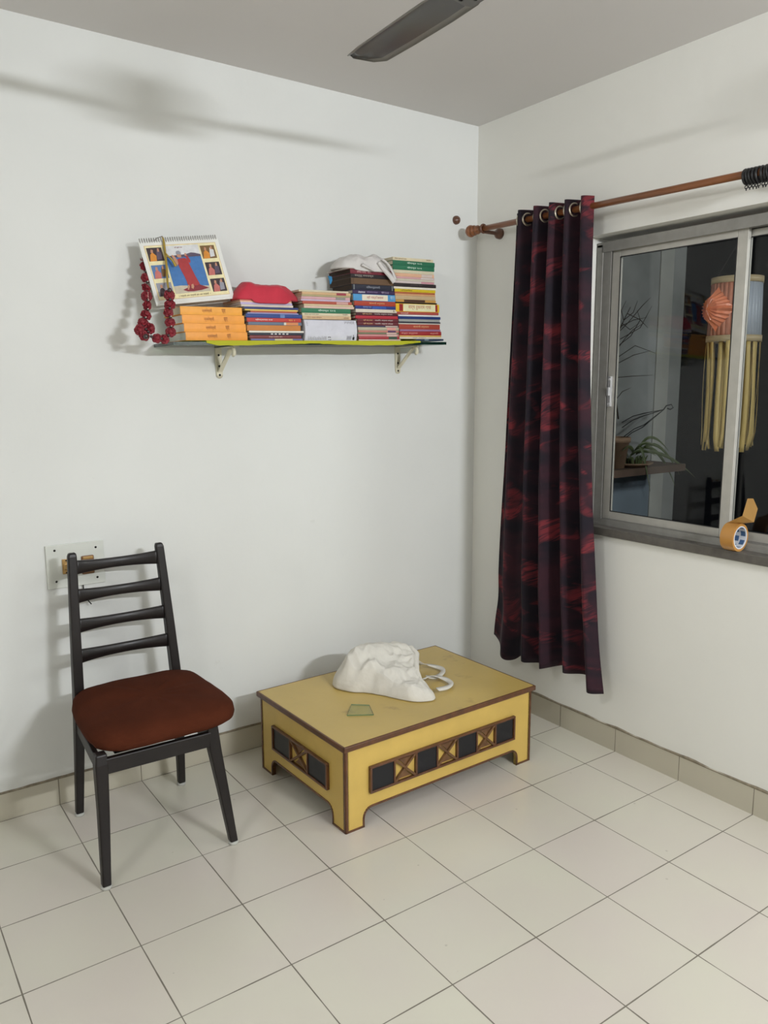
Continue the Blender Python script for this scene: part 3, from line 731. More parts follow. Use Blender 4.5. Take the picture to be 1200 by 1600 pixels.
def lump(outline, heights, c, nr=34, na=120, fold=.008, seed=0, base=0.0, fscale=9, edge=.45, edgeh=.012, zfn=None, gather=None):
    """draped heap of cloth: closed outline, height control points, folds"""
    bm = bmesh.new(); cv = closed_curve(outline, na); ctr = Vector((sum(p.x for p in cv)/na, sum(p.y for p in cv)/na, 0))
    def h(x, y):
        s = ws = 0
        for hx, hy, hh in heights:
            w_ = 1/(((x-hx)**2+(y-hy)**2)+.0004)**1.5; s += w_*hh; ws += w_
        return s/ws
    rings = []
    for j in range(nr+1):
        r = j/nr; ring = []
        for p in cv:
            q = ctr+(p-ctr)*r
            e_ = (1-r**6)
            z = h(q.x, q.y)*min(1, (1-r)/edge)**.55 if r < 1 else 0
            z += edgeh*(1-r**8)
            nn = Vector((q.x*fscale, q.y*fscale, seed))
            fo = (1-abs(noise.noise(nn*1.0))*2.4)*.6+(.5-abs(noise.noise(nn*2.3))*1.6)*.7+noise.noise(nn*5)*.2
            if gather:
                dx, dy = q.x-gather[0], q.y-gather[1]; dd = math.hypot(dx, dy)
                fo += 1.1*math.exp(-dd/.13)*(abs(math.sin(math.atan2(dy, dx)*7+2*noise.noise(nn*.7)))-.5)*min(1, dd/.03)
            z += fold*fo*min(1, (1-r)*5)
            q2 = q.copy(); q2.x += .25*fold*noise.noise(nn*2+Vector((5, 0, 0)))*(1 if r < 1 else 1.5); q2.y += .25*fold*noise.noise(nn*2+Vector((0, 5, 0)))
            z = max(z, .0015+.001*(1-r)) + base
            if zfn: z = zfn(q2.x, q2.y, z)
            ring.append(bm.verts.new(Vector((q2.x-c[0], q2.y-c[1], z))))
            if j == 0: break
        rings.append(ring)
    for k in range(na): bm.faces.new((rings[0][0], rings[1][k], rings[1][(k+1) % na])).smooth = True
    for a, b in zip(rings[1:], rings[2:]):
        for k in range(na): bm.faces.new((a[k], b[k], b[(k+1) % na], a[(k+1) % na])).smooth = True
    last = rings[-1]; low = [bm.verts.new(v.co - Vector((0, 0, v.co.z-base)) if not zfn else v.co-Vector((0, 0, .003))) for v in last]
    for k in range(na): bm.faces.new((last[k], low[k], low[(k+1) % na], last[(k+1) % na]))
    bm.faces.new(low[::-1])
    return bm
bm = lump(outl, hts, bagc, 54, 200, .0090, 2.3, 0, 13, .26, gather=(-.675, -.455))
o = obj('bag_body', bm, M_bag, bag, True); s_ = o.modifiers.new('sub', 'SUBSURF'); s_.levels = s_.render_levels = 1
# opening hem: a rolled fold along the right side
bm = bmesh.new()
hp = [at(px, py, 1, y)-bagc for px, py, y in ((667, 1095, -.640), (663, 1081, -.608), (657, 1064, -.563), (651, 1048, -.512), (650, 1034, -.468), (651, 1021, -.430), (643, 1011, -.392), (628, 1009, -.36))]
tube(bm, hp, [.006, .009, .010, .011, .012, .012, .010, .005], 10, flat=.55)
obj('hem', bm, M_bag, bag, True)
def strap(pts, wd):
    bm = bmesh.new(); prev = None; n = 36; P = [Vector(p) for p in pts]; m_ = len(P)-1
    for i in range(n+1):
        t = i/n*m_; k = min(int(t), m_-1); f = t-k; p0, p1, p2, p3 = P[max(k-1, 0)], P[k], P[k+1], P[min(k+2, m_)]
        p = .5*((2*p1)+(-p0+p2)*f+(2*p0-5*p1+4*p2-p3)*f*f+(-p0+3*p1-3*p2+p3)*f**3)
        d = ((p2-p1)*(1-f)+(p3-p1)*.5*f).normalized(); tw = .45*math.sin(i*.22+.6)
        s = d.cross(Vector((0, 0, 1))).normalized(); s = s*math.cos(tw)+Vector((0, 0, 1))*math.sin(tw)
        cur = [bm.verts.new(p-s*wd/2-Vector(bagc)+Vector((0, 0, TH))*1), bm.verts.new(p+s*wd/2-Vector(bagc)+Vector((0, 0, TH)))]
        if prev: bm.faces.new((prev[0], prev[1], cur[1], cur[0])).smooth = True
        prev = cur
    o = obj('handle', bm, M_bag, bag, True); o.modifiers.new('thickness', 'SOLIDIFY').thickness = .003
z0 = .0125
strap([(-.690, -.44, .08), (-.63, -.395, .04), (-.585, -.372, .022), (-.552, -.395, z0), (-.548, -.437, z0), (-.578, -.472, z0), (-.63, -.492, z0), (-.685, -.505, .03)], .020)
strap([(-.738, -.545, .045), (-.668, -.508, .030), (-.628, -.518, .02), (-.612, -.55, z0), (-.628, -.590, z0), (-.668, -.606, z0), (-.72, -.615, .02)], .020)

# ------------------------------------------------------------------ chair
M_wood = mat('chair_dark_wood', (27, 22, 21), rough=.42, spec=.35, var=.2, vscale=14, coat=.05, stretch=(1, 1, .2))
M_vel = mat('seat_brown_fabric', (76, 37, 22), rough=.95, spec=.1, var=.14, vscale=9, bump=.25, bscale=250)
M_glide = mat('chair_glide', (205, 205, 198), rough=.5, trans_l=.2)
cx, cy = -1.80, -.36
ch = thing('dining_chair', 'dark wooden ladder-back chair with a rust brown cushioned seat against the white wall', 'chair', (cx, cy, 0))
def cl(x, y, z): return Vector((x-cx, y-cy, z))
def leg(p_list, w_l, name='leg', d_l=None):
    """square tapering leg through the points; widths per point"""
    bm = bmesh.new(); rings = []
    for (p, w_), d_ in zip(zip(p_list, w_l), d_l or w_l):
        rings.append([bm.verts.new(Vector(p)+Vector((sx*w_/2, sy*d_/2, 0))) for sx, sy in ((-1, -1), (1, -1), (1, 1), (-1, 1))])
    for a, b in zip(rings, rings[1:]):
        for k in range(4): bm.faces.new((a[k], a[(k+1) % 4], b[(k+1) % 4], b[k]))
    bm.faces.new(rings[0][::-1]); bm.faces.new(rings[-1])
    o = obj(name, bm, M_wood, ch, True); o.data.shade_smooth() if False else None
    for f in o.data.polygons: f.use_smooth = False
    b = o.modifiers.new('round', 'BEVEL'); b.width = .005; b.segments = 3; b.limit_method = 'ANGLE'; b.angle_limit = .6
    f0 = p_list[0]
    bm = bmesh.new(); lathe(bm, [(0, 0), (.015, 0), (.017, .003), (.016, .010), (0, .010)], (f0[0], f0[1], 0), n=20); obj('glide', bm, M_glide, o, True)
    return o
ZG = .0095
lf = leg([cl(-2.020, -.602, ZG), cl(-2.013, -.594, .25), cl(-2.010, -.585, .40), cl(-2.008, -.580, .432)], [.027, .034, .039, .034], d_l=[.027, .032, .038, .034])
rf = leg([cl(-1.598, -.605, ZG), cl(-1.625, -.597, .20), cl(-1.646, -.588, .345), cl(-1.652, -.582, .435)], [.027, .034, .040, .037], d_l=[.027, .032, .036, .034])
def BX(z, side):   # back posts
    if side < 0: return -1.981+(z/.955)*.041+(.006 if z > .5 else 0)
    return -1.594-(z/.955)*.042
lb = leg([cl(-1.976, -.118, ZG), cl(-1.970, -.150, .26), cl(-1.965, -.168, .44), cl(-1.958, -.156, .68), cl(-1.948, -.138, .955), cl(-1.947, -.137, .968)], [.027, .031, .034, .032, .030, .024], d_l=[.027, .034, .042, .034, .024, .018])
rb = leg([cl(-1.594, -.118, ZG), cl(-1.604, -.150, .26), cl(-1.612, -.168, .44), cl(-1.626, -.156, .68), cl(-1.643, -.138, .955), cl(-1.644, -.137, .968)], [.027, .031, .034, .032, .030, .024], d_l=[.027, .034, .042, .034, .024, .018])
def post_at(z, s):
    tb_ = [(.44, -1.965 if s < 0 else -1.612, -.168), (.68, -1.958 if s < 0 else -1.626, -.156), (.955, -1.948 if s < 0 else -1.643, -.138)]
    for a, b in zip(tb_, tb_[1:]):
        if z <= b[0]: f = (z-a[0])/(b[0]-a[0]); return a[1]+(b[1]-a[1])*f, a[2]+(b[2]-a[2])*f
    return tb_[-1][1:]
for zc in (.916, .816, .712, .605):
    bm = bmesh.new(); n = 24; rings = []
    (xa, ya), (xb, yb) = post_at(zc, -1), post_at(zc, 1)
    for i in range(n+1):
        t = i/n; q = 2*t-1; hh = .0170+.0075*abs(q)**2.2; x = xa+.010+(xb-xa-.020)*t; y = ya+(yb-ya)*t + .022*(1-q*q)
        zc2 = zc-.003*(1-q*q)
        pr = [(-.0080, -hh*.88), (-.0088, 0), (-.0080, hh*.88), (-.0055, hh), (.0055, hh), (.0080, hh*.88), (.0088, 0), (.0080, -hh*.88), (.0055, -hh), (-.0055, -hh)]
        rings.append([bm.verts.new(cl(x, y+a, zc2+b)) for a, b in pr])
    for a, b in zip(rings, rings[1:]):
        for k in range(10): bm.faces.new((a[k], a[(k+1) % 10], b[(k+1) % 10], b[k])).smooth = True
    bm.faces.new(rings[0][::-1]); bm.faces.new(rings[-1])
    obj('back_slat', bm, M_wood, ch)
def rail(p, q, h, w_, name):
    bm = bmesh.new(); bar(bm, p, q, w_, h, (0, 0, 1), bevel=.003); return obj(name, bm, M_wood, ch)
rail(cl(-1.998, -.592, .392), cl(-1.660, -.592, .388), .050, .020, 'front_rail')
rail(cl(-2.006, -.575, .375), cl(-1.968, -.160, .355), .045, .018, 'side_rail'); rail(cl(-1.650, -.575, .375), cl(-1.606, -.160, .355), .045, .018, 'side_rail')
rail(cl(-1.955, -.146, .375), cl(-1.61, -.146, .375), .045, .018, 'back_rail')
# seat cushion
bm = bmesh.new(); na, prof = 96, []
def seat_outline(a):
    ca, sa = math.cos(a), math.sin(a); n_ = 4.2
    r = (abs(ca)**n_+abs(sa)**n_)**(-1/n_)
    x, y = r*ca, r*sa
    wd = .238-.012*y
    return x*wd, y*.232
SX, SY, SZ = -1.783, -.388, .430
layers = [(0, -.0), (.70, -.0), (.93, .002), (.985, .012), (1.0, .026), (.985, .042), (.94, .054), (.86, .062), (.72, .067), (.5, .070), (.25, .071), (0, .072)]
rings = []
for f_, z in layers:
    ring = []
    for k in range(na):
        x, y = seat_outline(2*PI*k/na)
        wob = 1+.010*noise.noise(Vector((x*6, y*6, z*20)))
        zz = SZ+z + (.010*math.exp(-((y-.2)/.12)**2) if z > .03 else 0) - .030*(y+.0)*0 + .003*noise.noise(Vector((x*14, y*14, 2)))
        zz += -.006 if y < -.15 and z < .03 else 0
        ring.append(bm.verts.new(cl(SX+x*f_*wob, SY+y*f_*wob, zz)) if f_ > 0 else None)
    if f_ == 0: ring = [bm.verts.new(cl(SX, SY, SZ+z))]
    rings.append(ring)
for a, b in zip(rings, rings[1:]):
    for k in range(na):
        k2 = (k+1) % na
        if len(a) == 1: f = bm.faces.new((a[0], b[k2], b[k]))
        elif len(b) == 1: f = bm.faces.new((a[k], a[k2], b[0]))
        else: f = bm.faces.new((a[k], a[k2], b[k2], b[k]))
        f.smooth = True
st = obj('seat', bm, M_vel, ch); st.data.update()
# base board under the cushion
bm = bmesh.new(); box(bm, cl(-1.955, -.545, .400), cl(-1.66, -.19, .429)); obj('seat_board', bm, M_wood, ch)

# ------------------------------------------------------------------ wall switch board
M_acr = mat('board_acrylic', (214, 216, 208), rough=.12, spec=.7, coat=.4)
M_brass = mat('switch_brass', (176, 140, 84), rough=.35, metal=.3)
M_brassd = mat('switch_brown', (122, 82, 48), rough=.4)
p0, p1 = at(78, 921, 1, 0), at(161, 844, 1, 0)
bw, bh = .200, .157
sb = thing('switch_board', 'translucent white switch board with brass coloured fittings behind the chair', 'switch board', (-2.004, 0, .818))
bm = bmesh.new(); box(bm, (0, -.005, 0), (bw, G, bh), 0, .001); obj('plate', bm, M_acr, sb)
for x, z in ((.030, .025), (.172, .022), (.030, .138), (.172, .134)):
    bm = bmesh.new(); lathe(bm, [(0, -.0028), (.003, -.0022), (.0042, 0)], (x, -.005, z), (0, 1, 0), 12); obj('screw', bm, M_scr, sb, True)
bm = bmesh.new(); box(bm, (.052, -.012, .050), (.078, -.004, .104), 0, .002); sw = tag(obj('switch', bm, M_brass, sb), 'brass coloured rocker switch')
bm = bmesh.new(); box(bm, (.056, -.018, .066), (.074, -.011, .090), 0, .003); obj('rocker', bm, M_brass, sw)
for z in (.055, .099):
    bm = bmesh.new(); lathe(bm, [(0, -.003), (.003, 0)], (.065, -.012, z), (0, 1, 0), 10); obj('screw', bm, M_scr, sw)
bm = bmesh.new(); box(bm, (.118, -.014, .040), (.162, -.004, .108), 0, .004); so = tag(obj('socket', bm, [M_brassd], sb), 'brown and brass socket')
bm = bmesh.new(); box(bm, (.122, -.018, .096), (.158, -.013, .106), 0, .002); obj('socket_rim', bm, M_brass, so)
bm = bmesh.new()
for x, z, r in ((.140, .086, .0045), (.131, .066, .0035), (.149, .066, .0035)): lathe(bm, [(0, -.0004), (r, -.0004), (r, .001)], (x, -.0141, z), (0, 1, 0), 12)
obj('pin_hole', bm, M_scr, so)
bm = bmesh.new(); a = at(132, 935, 1, -.01); b = at(143, 944, 1, -.02)
o_ = Vector(sb.location); tube(bm, [Vector((.12, -.004, .0))+Vector((0, 0, -.0)), a-o_, (a+b)/2-o_+Vector((0, 0, .004)), b-o_], .0022, 8); obj('wire', bm, M_wire, sb, True)

# ------------------------------------------------------------------ shelf
M_glsh = glassmat('shelf_glass', (.42, .62, .46), .02)
M_gled = mat('shelf_glass_edge', (14, 42, 34), rough=.15, spec=.8)
M_brk = mat('bracket_cream', (214, 208, 184), rough=.45, var=.08)
M_yel = mat('yellow_paper', (206, 206, 44), rough=.7, trans_l=.35)
SL = math.atan2(.0335, 1.23)                                      # the shelf hangs a little lower on its left
S0 = Vector((-1.578, 0, 1.6715)); SXV = Vector((math.cos(SL), 0, math.sin(SL))); SUV = Vector((-math.sin(SL), 0, math.cos(SL)))
SLEN, SDEP, STH = 1.228, .205, .0115
sh = thing('wall_shelf', 'dark green glass wall shelf on two cream brackets carrying stacked books', 'shelf', S0); sh.rotation_euler = (0, -SL, 0)
bm = bmesh.new(); box(bm, (0, -SDEP, 0), (SLEN, -.002, STH))
for f in bm.faces:
    n_ = f.normal if f.normal.length else None
bm.normal_update()
for f in bm.faces: f.material_index = 0 if abs(f.normal.z) > .5 else 1
obj('glass_board', bm, [M_glsh, M_gled], sh)
for bx in (.252, 1.112):
    bm = bmesh.new()
    box(bm, (bx-.013, -.004, -.108), (bx+.013, G, -.001), 0, .001)            # wall plate
    box(bm, (bx-.013, -.165, -.005), (bx+.013, -.002, -.0015), 0, .001)       # arm under the glass
    lathe(bm, [(0, -.001), (.013, -.001), (.013, .004)], (bx, -.002, -.106), (0, 1, 0), 16)
    bar(bm, (bx, -.010, -.092), (bx, -.118, -.010), .018, .004, (0, 1, 1))      # diagonal brace
    for k in range(9):                                                          # rolled hook at the end of the arm
        a0, a1 = -PI/2+k*PI/8.*.9, -PI/2+(k+1)*PI/8.*.9
    tube(bm, [Vector((bx, -.125, -.006)), Vector((bx, -.138, -.010)), Vector((bx, -.146, -.020)), Vector((bx, -.144, -.031)), Vector((bx, -.134, -.036))], [.006, .008, .008, .008, .006], 10)
    b = obj('bracket', bm, M_brk, sh)
    for z in (-.030, -.072, -.106):
        bm = bmesh.new(); lathe(bm, [(0, -.0025), (.0035, -.002), (.0045, 0)], (bx, -.004, z), (0, 1, 0), 12); obj('screw', bm, M_scr, b, True)
# yellow paper under the books, drooping over the front edge
bm = bmesh.new(); n = 60; x0, x1 = .12, 1.085; prev = None
for i in range(n+1):
    t = i/n; x = x0+(x1-x0)*t
    dr = .0105+.003*math.sin(t*9+1)+.002*noise.noise(Vector((t*20, 0, 0)))
    if t < .05: dr *= .3+.7*t/.05
    if t > .9: dr *= 1-.75*(t-.9)/.1
    if .42 < t < .50: dr *= .75
    P_ = [(x, -.01, STH+.0012), (x, -.10, STH+.0020), (x, -SDEP+.004, STH+.0045), (x, -SDEP-.0014, STH+.0042), (x, -SDEP-.0022, STH-dr*.55), (x, -SDEP-.003, STH-dr)]
    cur = [bm.verts.new(p) for p in P_]
    if prev:
        for k in range(5): bm.faces.new((prev[k], prev[k+1], cur[k+1], cur[k]))
    prev = cur
bm.normal_update()
o = obj('shelf_paper', bm, M_yel, None); o.location = S0; o.rotation_euler = (0, -SL, 0)
md = o.modifiers.new('thickness', 'SOLIDIFY'); md.thickness = .0003; md.offset = 0
tag(o, 'bright yellow paper lining spread on the glass shelf under the books', 'shelf paper')

# ------------------------------------------------------------------ books
_bm_cache = {}
M_paged = mat('box_case_dark', (62, 48, 38), rough=.8, var=.1)
def cmat(rgb, rough=.45, tag_=''):
    k = (rgb, rough, tag_)
    if k not in _bm_cache: _bm_cache[k] = mat('book_colour', rgb, rough=rough, var=.05, vscale=40, coat=.12)
    return _bm_cache[k]
M_page = mat('book_pages', (206, 196, 172), rough=.9, var=.12, vscale=120, stretch=(.2, .2, 6))
M_pagew = mat('book_pages_white', (215, 212, 204), rough=.9, var=.08, vscale=120, stretch=(.2, .2, 6))
def shelf_pt(s, y, h): return S0 + SXV*s + Vector((0, y, 0)) + SUV*(STH+h)
def book(s, h, ln_, th, dep, rgb, label, yf=-.185, rot=0, title=None, bands=(), lcol=(235, 230, 220), white=False, name='book', rough=.45, tilt=0, cat='book', group='books stacked on the glass shelf'):
    """spine towards the room; s,h = shelf position of its left end and underside; dep = width of the book"""
    r = thing(name, label, cat, shelf_pt(s, yf, h+.0018), 0, group)
    r.rotation_euler = (0, -SL-tilt, rot)
    c = .0012 if th < .009 else .0018
    bm = bmesh.new()
    box(bm, (0, 0, 0), (ln_, dep, c)); box(bm, (0, 0, th-c), (ln_, dep, th))
    # slightly rounded spine
    sp = []; n = 6
    for i in range(n+1):
        a = i/n*PI; sp.append((-.0010*math.sin(a)*min(1, th/.01), th*i/n))
    for (ya, za), (yb_, zb_) in zip(sp, sp[1:]):
        quad(bm, ((0, ya, za), (ln_, ya, za), (ln_, yb_, zb_), (0, yb_, zb_)))
        quad(bm, ((0, c, za), (0, c, zb_), (0, yb_, zb_), (0, ya, za))); quad(bm, ((ln_, c, za), (ln_, ya, za), (ln_, yb_, zb_), (ln_, c, zb_)))
    cv = obj('cover', bm, cmat(rgb, rough), r)
    bm = bmesh.new(); box(bm, (.0012, c, c+.0001), (ln_-.0012, dep-.0015, th-c-.0001)); obj('pages', bm, M_paged if white == 'dark' else M_pagew if white else M_page, r)
    for (a, b, col) in bands:
        bm = bmesh.new(); z0_, z1_ = th*.06, th*.94
        box(bm, (ln_*a, -.0014*min(1, th/.01), z0_), (ln_*b, -.0002, z1_)); obj('spine_label', bm, cmat(col, rough), cv)
    if title:
        for (tx, a, b, col) in title:
            lettering(tx, cmat(col, .6, 't'), cv, (ln_*a, -.0016, th*.24), (1, 0, 0), (0, 0, 1), ln_*(b-a), th*.55)
    return r

def stack(items, s, h, yf, where):
    for it in items:
        th = it['t']; it = dict(it); th = it.pop('t'); ds = it.pop('ds', 0); ln_ = it.pop('l'); col = it.pop('c'); dep = it.pop('d', .150); dy = it.pop('dy', 0); lab = it.pop('lab')
        book(s+ds, h, ln_, th-.0004, dep, col, lab, yf=yf+dy, **it)
        h += th
    return h
R_ = random.Random(5)
def J(a=.004): return R_.uniform(-a, a)
OR = (232, 150, 34); DK = (110, 60, 20)
sA = .040
# stack 1: four orange volumes
ot = lambda: [('ज्ञानेश्वरी', .34, .50, (170, 105, 45)), ('भाग', .66, .72, (170, 105, 45))]
hA = stack([
    dict(t=0.0297, l=.238, d=.165, c=OR, ds=.014, title=ot(), white=True, lab='thick orange book at the bottom of the orange stack on the shelf'),
    dict(t=0.0297, l=.238, d=.165, c=OR, ds=.010, title=ot(), white=True, lab='thick orange book second from the bottom of the orange stack'),
    dict(t=0.0297, l=.238, d=.165, c=OR, ds=.005, title=ot(), white=True, lab='thick orange book directly under the topmost orange one'),
    dict(t=0.0286, l=.236, d=.165, c=(232, 156, 30), ds=.000, title=ot(), lab='thick orange book topmost of the orange stack under the desk calendar'),
], sA, .004, -.182, '')
# stack 2
sB = .292
hB = stack([
    dict(t=0.0071, l=.220, c=(108, 112, 158), ds=.014, lab='thin lavender blue booklet at the bottom of the stack under the red cloth', bands=((.45, .8, (200, 196, 150)),)),
    dict(t=0.0125, l=.218, c=(118, 48, 50), ds=.010, title=[('सार्थ दासबोध ग्रंथ', .36, .62, (220, 190, 180))], lab='maroon paperback second from the bottom under the red cloth'),
    dict(t=0.0095, l=.222, c=(38, 44, 58), ds=.012, title=[('● ● ● ● ●', .38, .72, (210, 205, 200))], lab='dark navy paperback with pale dots on its spine'),
    dict(t=0.0071, l=.232, c=(226, 222, 210), ds=.008, lab='thin white booklet resting on the dark navy dotted paperback'),
    dict(t=0.0202, l=.226, c=(206, 138, 62), ds=.000, rough=.6, lab='thick tan orange book midway in the stack under the red cloth', bands=((0, 1, (196, 124, 54)),)),
    dict(t=0.0119, l=.226, c=(98, 110, 128), ds=.006, bands=((.66, .70, (210, 205, 190)), (.70, .93, (208, 132, 78))), lab='grey blue paperback with an orange block at the right of its spine'),
    dict(t=0.0149, l=.228, c=(184, 52, 46), ds=.002, title=[('श्रीमद्भागवत कथा', .15, .46, (240, 225, 220)), ('खंड ३', .76, .88, (235, 170, 90))], lab='bright red paperback with white title in the stack under the red cloth'),
    dict(t=0.0143, l=.236, c=(32, 62, 128), ds=-.001, bands=((.60, .68, (90, 120, 170)),), lab='royal blue paperback just above the bright red one'),
    dict(t=0.0048, l=.214, c=(150, 146, 190), ds=.006, lab='very thin lilac booklet lying on the royal blue paperback'),
    dict(t=0.0065, l=.196, c=(176, 92, 66), ds=.018, lab='thin rust coloured booklet under the yellow one'),
    dict(t=0.0054, l=.222, c=(226, 196, 96), ds=-.004, lab='thin pale yellow booklet under the thin navy one'),
    dict(t=0.0083, l=.226, c=(40, 54, 108), ds=-.006, lab='thin navy booklet below the cream and lilac ones'),
    dict(t=0.0083, l=.216, c=(206, 194, 180), ds=-.018, lab='cream grey booklet below the lilac one near the red cloth'),
    dict(t=0.0077, l=.214, c=(186, 170, 206), ds=-.020, lab='pale lilac booklet third from the top below the red cloth'),
    dict(t=0.0048, l=.214, c=(226, 190, 160), ds=-.022, lab='thin peach booklet directly under the salmon one'),
    dict(t=0.0048, l=.214, c=(196, 110, 92), ds=-.022, lab='thin salmon booklet directly under the red cloth'),
], sB, .004, -.182, '')
# stack 3: printed paper bundle then books
sC = .535
M_news = mat('newsprint', (206, 206, 214), rough=.85, var=.05, vscale=20, bump=.4, bscale=25)
M_ink = mat('newsprint_ink', (120, 120, 128), rough=.9); M_inkb = mat('newsprint_black', (28, 28, 30), rough=.9)
nb = thing('paper_bundle', 'thick bundle wrapped in white printed paper at the bottom of a stack', 'paper bundle', shelf_pt(sC-.004, -.186, .0040)); nb.rotation_euler = (0, -SL, 0)
bm = bmesh.new(); n1, n2 = 40, 12; HB = .081
def npt(u, v):
    d_ = .0025*noise.noise(Vector((u*9, v*3, 1)))+.0012*noise.noise(Vector((u*3, v*14, 5)))
    return Vector((.240*u+(.004*math.sin(v*3)), -.001+d_-.002*math.sin(PI*v), HB*v))
g = [[bm.verts.new(npt(i/n1, j/n2)) for i in range(n1+1)] for j in range(n2+1)]
bk = [[bm.verts.new((.240*i/n1, .155, HB*j/n2)) for i in (0, n1)] for j in range(n2+1)]
for j in range(n2):
    for i in range(n1): bm.faces.new((g[j][i], g[j][i+1], g[j+1][i+1], g[j+1][i])).smooth = True
    bm.faces.new((g[j][0], g[j+1][0], bk[j+1][0], bk[j][0])); bm.faces.new((g[j][n1], bk[j][1], bk[j+1][1], g[j+1][n1]))
    bm.faces.new((bk[j][0], bk[j+1][0], bk[j+1][1], bk[j][1]))
bm.faces.new(g[n2]+[bk[n2][1], bk[n2][0]]); bm.faces.new(g[0][::-1]+[bk[0][0], bk[0][1]])
wr = obj('wrapping', bm, M_news, nb)
bm = bmesh.new()
def mark(u0, u1, v0, v1, mi):
    a, b, c_, d_ = npt(u0, v0), npt(u1, v0), npt(u1, v1), npt(u0, v1); off = Vector((0, -.0007, 0))
    quad(bm, (a+off, b+off, c_+off, d_+off), mi)
rn = random.Random(2)
for k in range(22):
    u = .055+.36*k/22
    mark(u, u+.004, .04+.02*rn.random(), .16+.08*rn.random(), 0)
for k in range(10): u = .80+.1*k/10; mark(u, u+.004, .05, .22+.05*rn.random(), 0)
for k in range(12): u = .76+.2*k/12; mark(u, u+.005, .80+.06*rn.random(), .95, 0)
for k in range(5): mark(.04, .045+.01*rn.random(), .72+.04*k, .735+.04*k, 0)
for a in ((.925, .935, .06, .30), (.935, .955, .05, .2), (.915, .925, .05, .18)): mark(*a, 1)
for a in ((.435, .452, .16, .20), (.452, .47, .19, .205), (.470, .482, .15, .20), (.445, .46, .05, .075), (.462, .495, .045, .07), (.488, .500, .07, .09)): mark(*a, 1)
obj('print', bm, [M_ink, M_inkb], wr)
hC = stack([
    dict(t=0.0132, l=.222, c=(206, 176, 138), ds=-.006, title=[('ग्रंथ माला संग्रह', .08, .38, (150, 110, 80)), ('अंक', .83, .95, (150, 110, 80))], lab='tan booklet with brown lettering resting on the white paper bundle'),
    dict(t=0.0108, l=.222, c=(214, 202, 172), ds=-.007, title=[('गीता प्रवचने सार', .04, .33, (110, 95, 80)), ('वर्ष', .82, .93, (110, 95, 80))], lab='cream booklet with grey lettering under the single green book'),
    dict(t=0.0180, l=.224, c=(40, 112, 78), ds=-.010, title=[('योगामृत २०१', .33, .68, (225, 240, 225))], lab='green book with white title in the third stack below the pink booklets'),
    dict(t=0.0084, l=.230, c=(216, 186, 172), ds=.002, lab='pinkish cream booklet lying on the single green book'),
    dict(t=0.0078, l=.226, c=(206, 186, 150), ds=.002, lab='pale tan booklet under the brick red one in the third stack'),
    dict(t=0.0108, l=.226, c=(176, 84, 66), ds=-.004, bands=((.68, .92, (206, 160, 150)),), lab='brick red booklet with a pink block on its spine'),
    dict(t=0.0066, l=.224, c=(196, 176, 196), ds=-.010, lab='thin mauve booklet above the brick red one in the third stack'),
    dict(t=0.0102, l=.222, c=(206, 160, 166), ds=-.008, bands=((.70, .90, (140, 140, 130)),), lab='dusty pink booklet with a grey block on its spine'),
    dict(t=0.0072, l=.222, c=(168, 158, 118), ds=-.006, lab='khaki booklet above the dusty pink one'),
    dict(t=0.0102, l=.222, c=(206, 170, 128), ds=-.004, bands=((.70, .90, (150, 52, 66)),), lab='tan booklet with a crimson block near the top of the third stack'),
    dict(t=0.0072, l=.226, c=(206, 196, 170), ds=-.018, lab='loose cream booklet topmost of the third stack'),
], sC, HB+.0045, -.183, '')
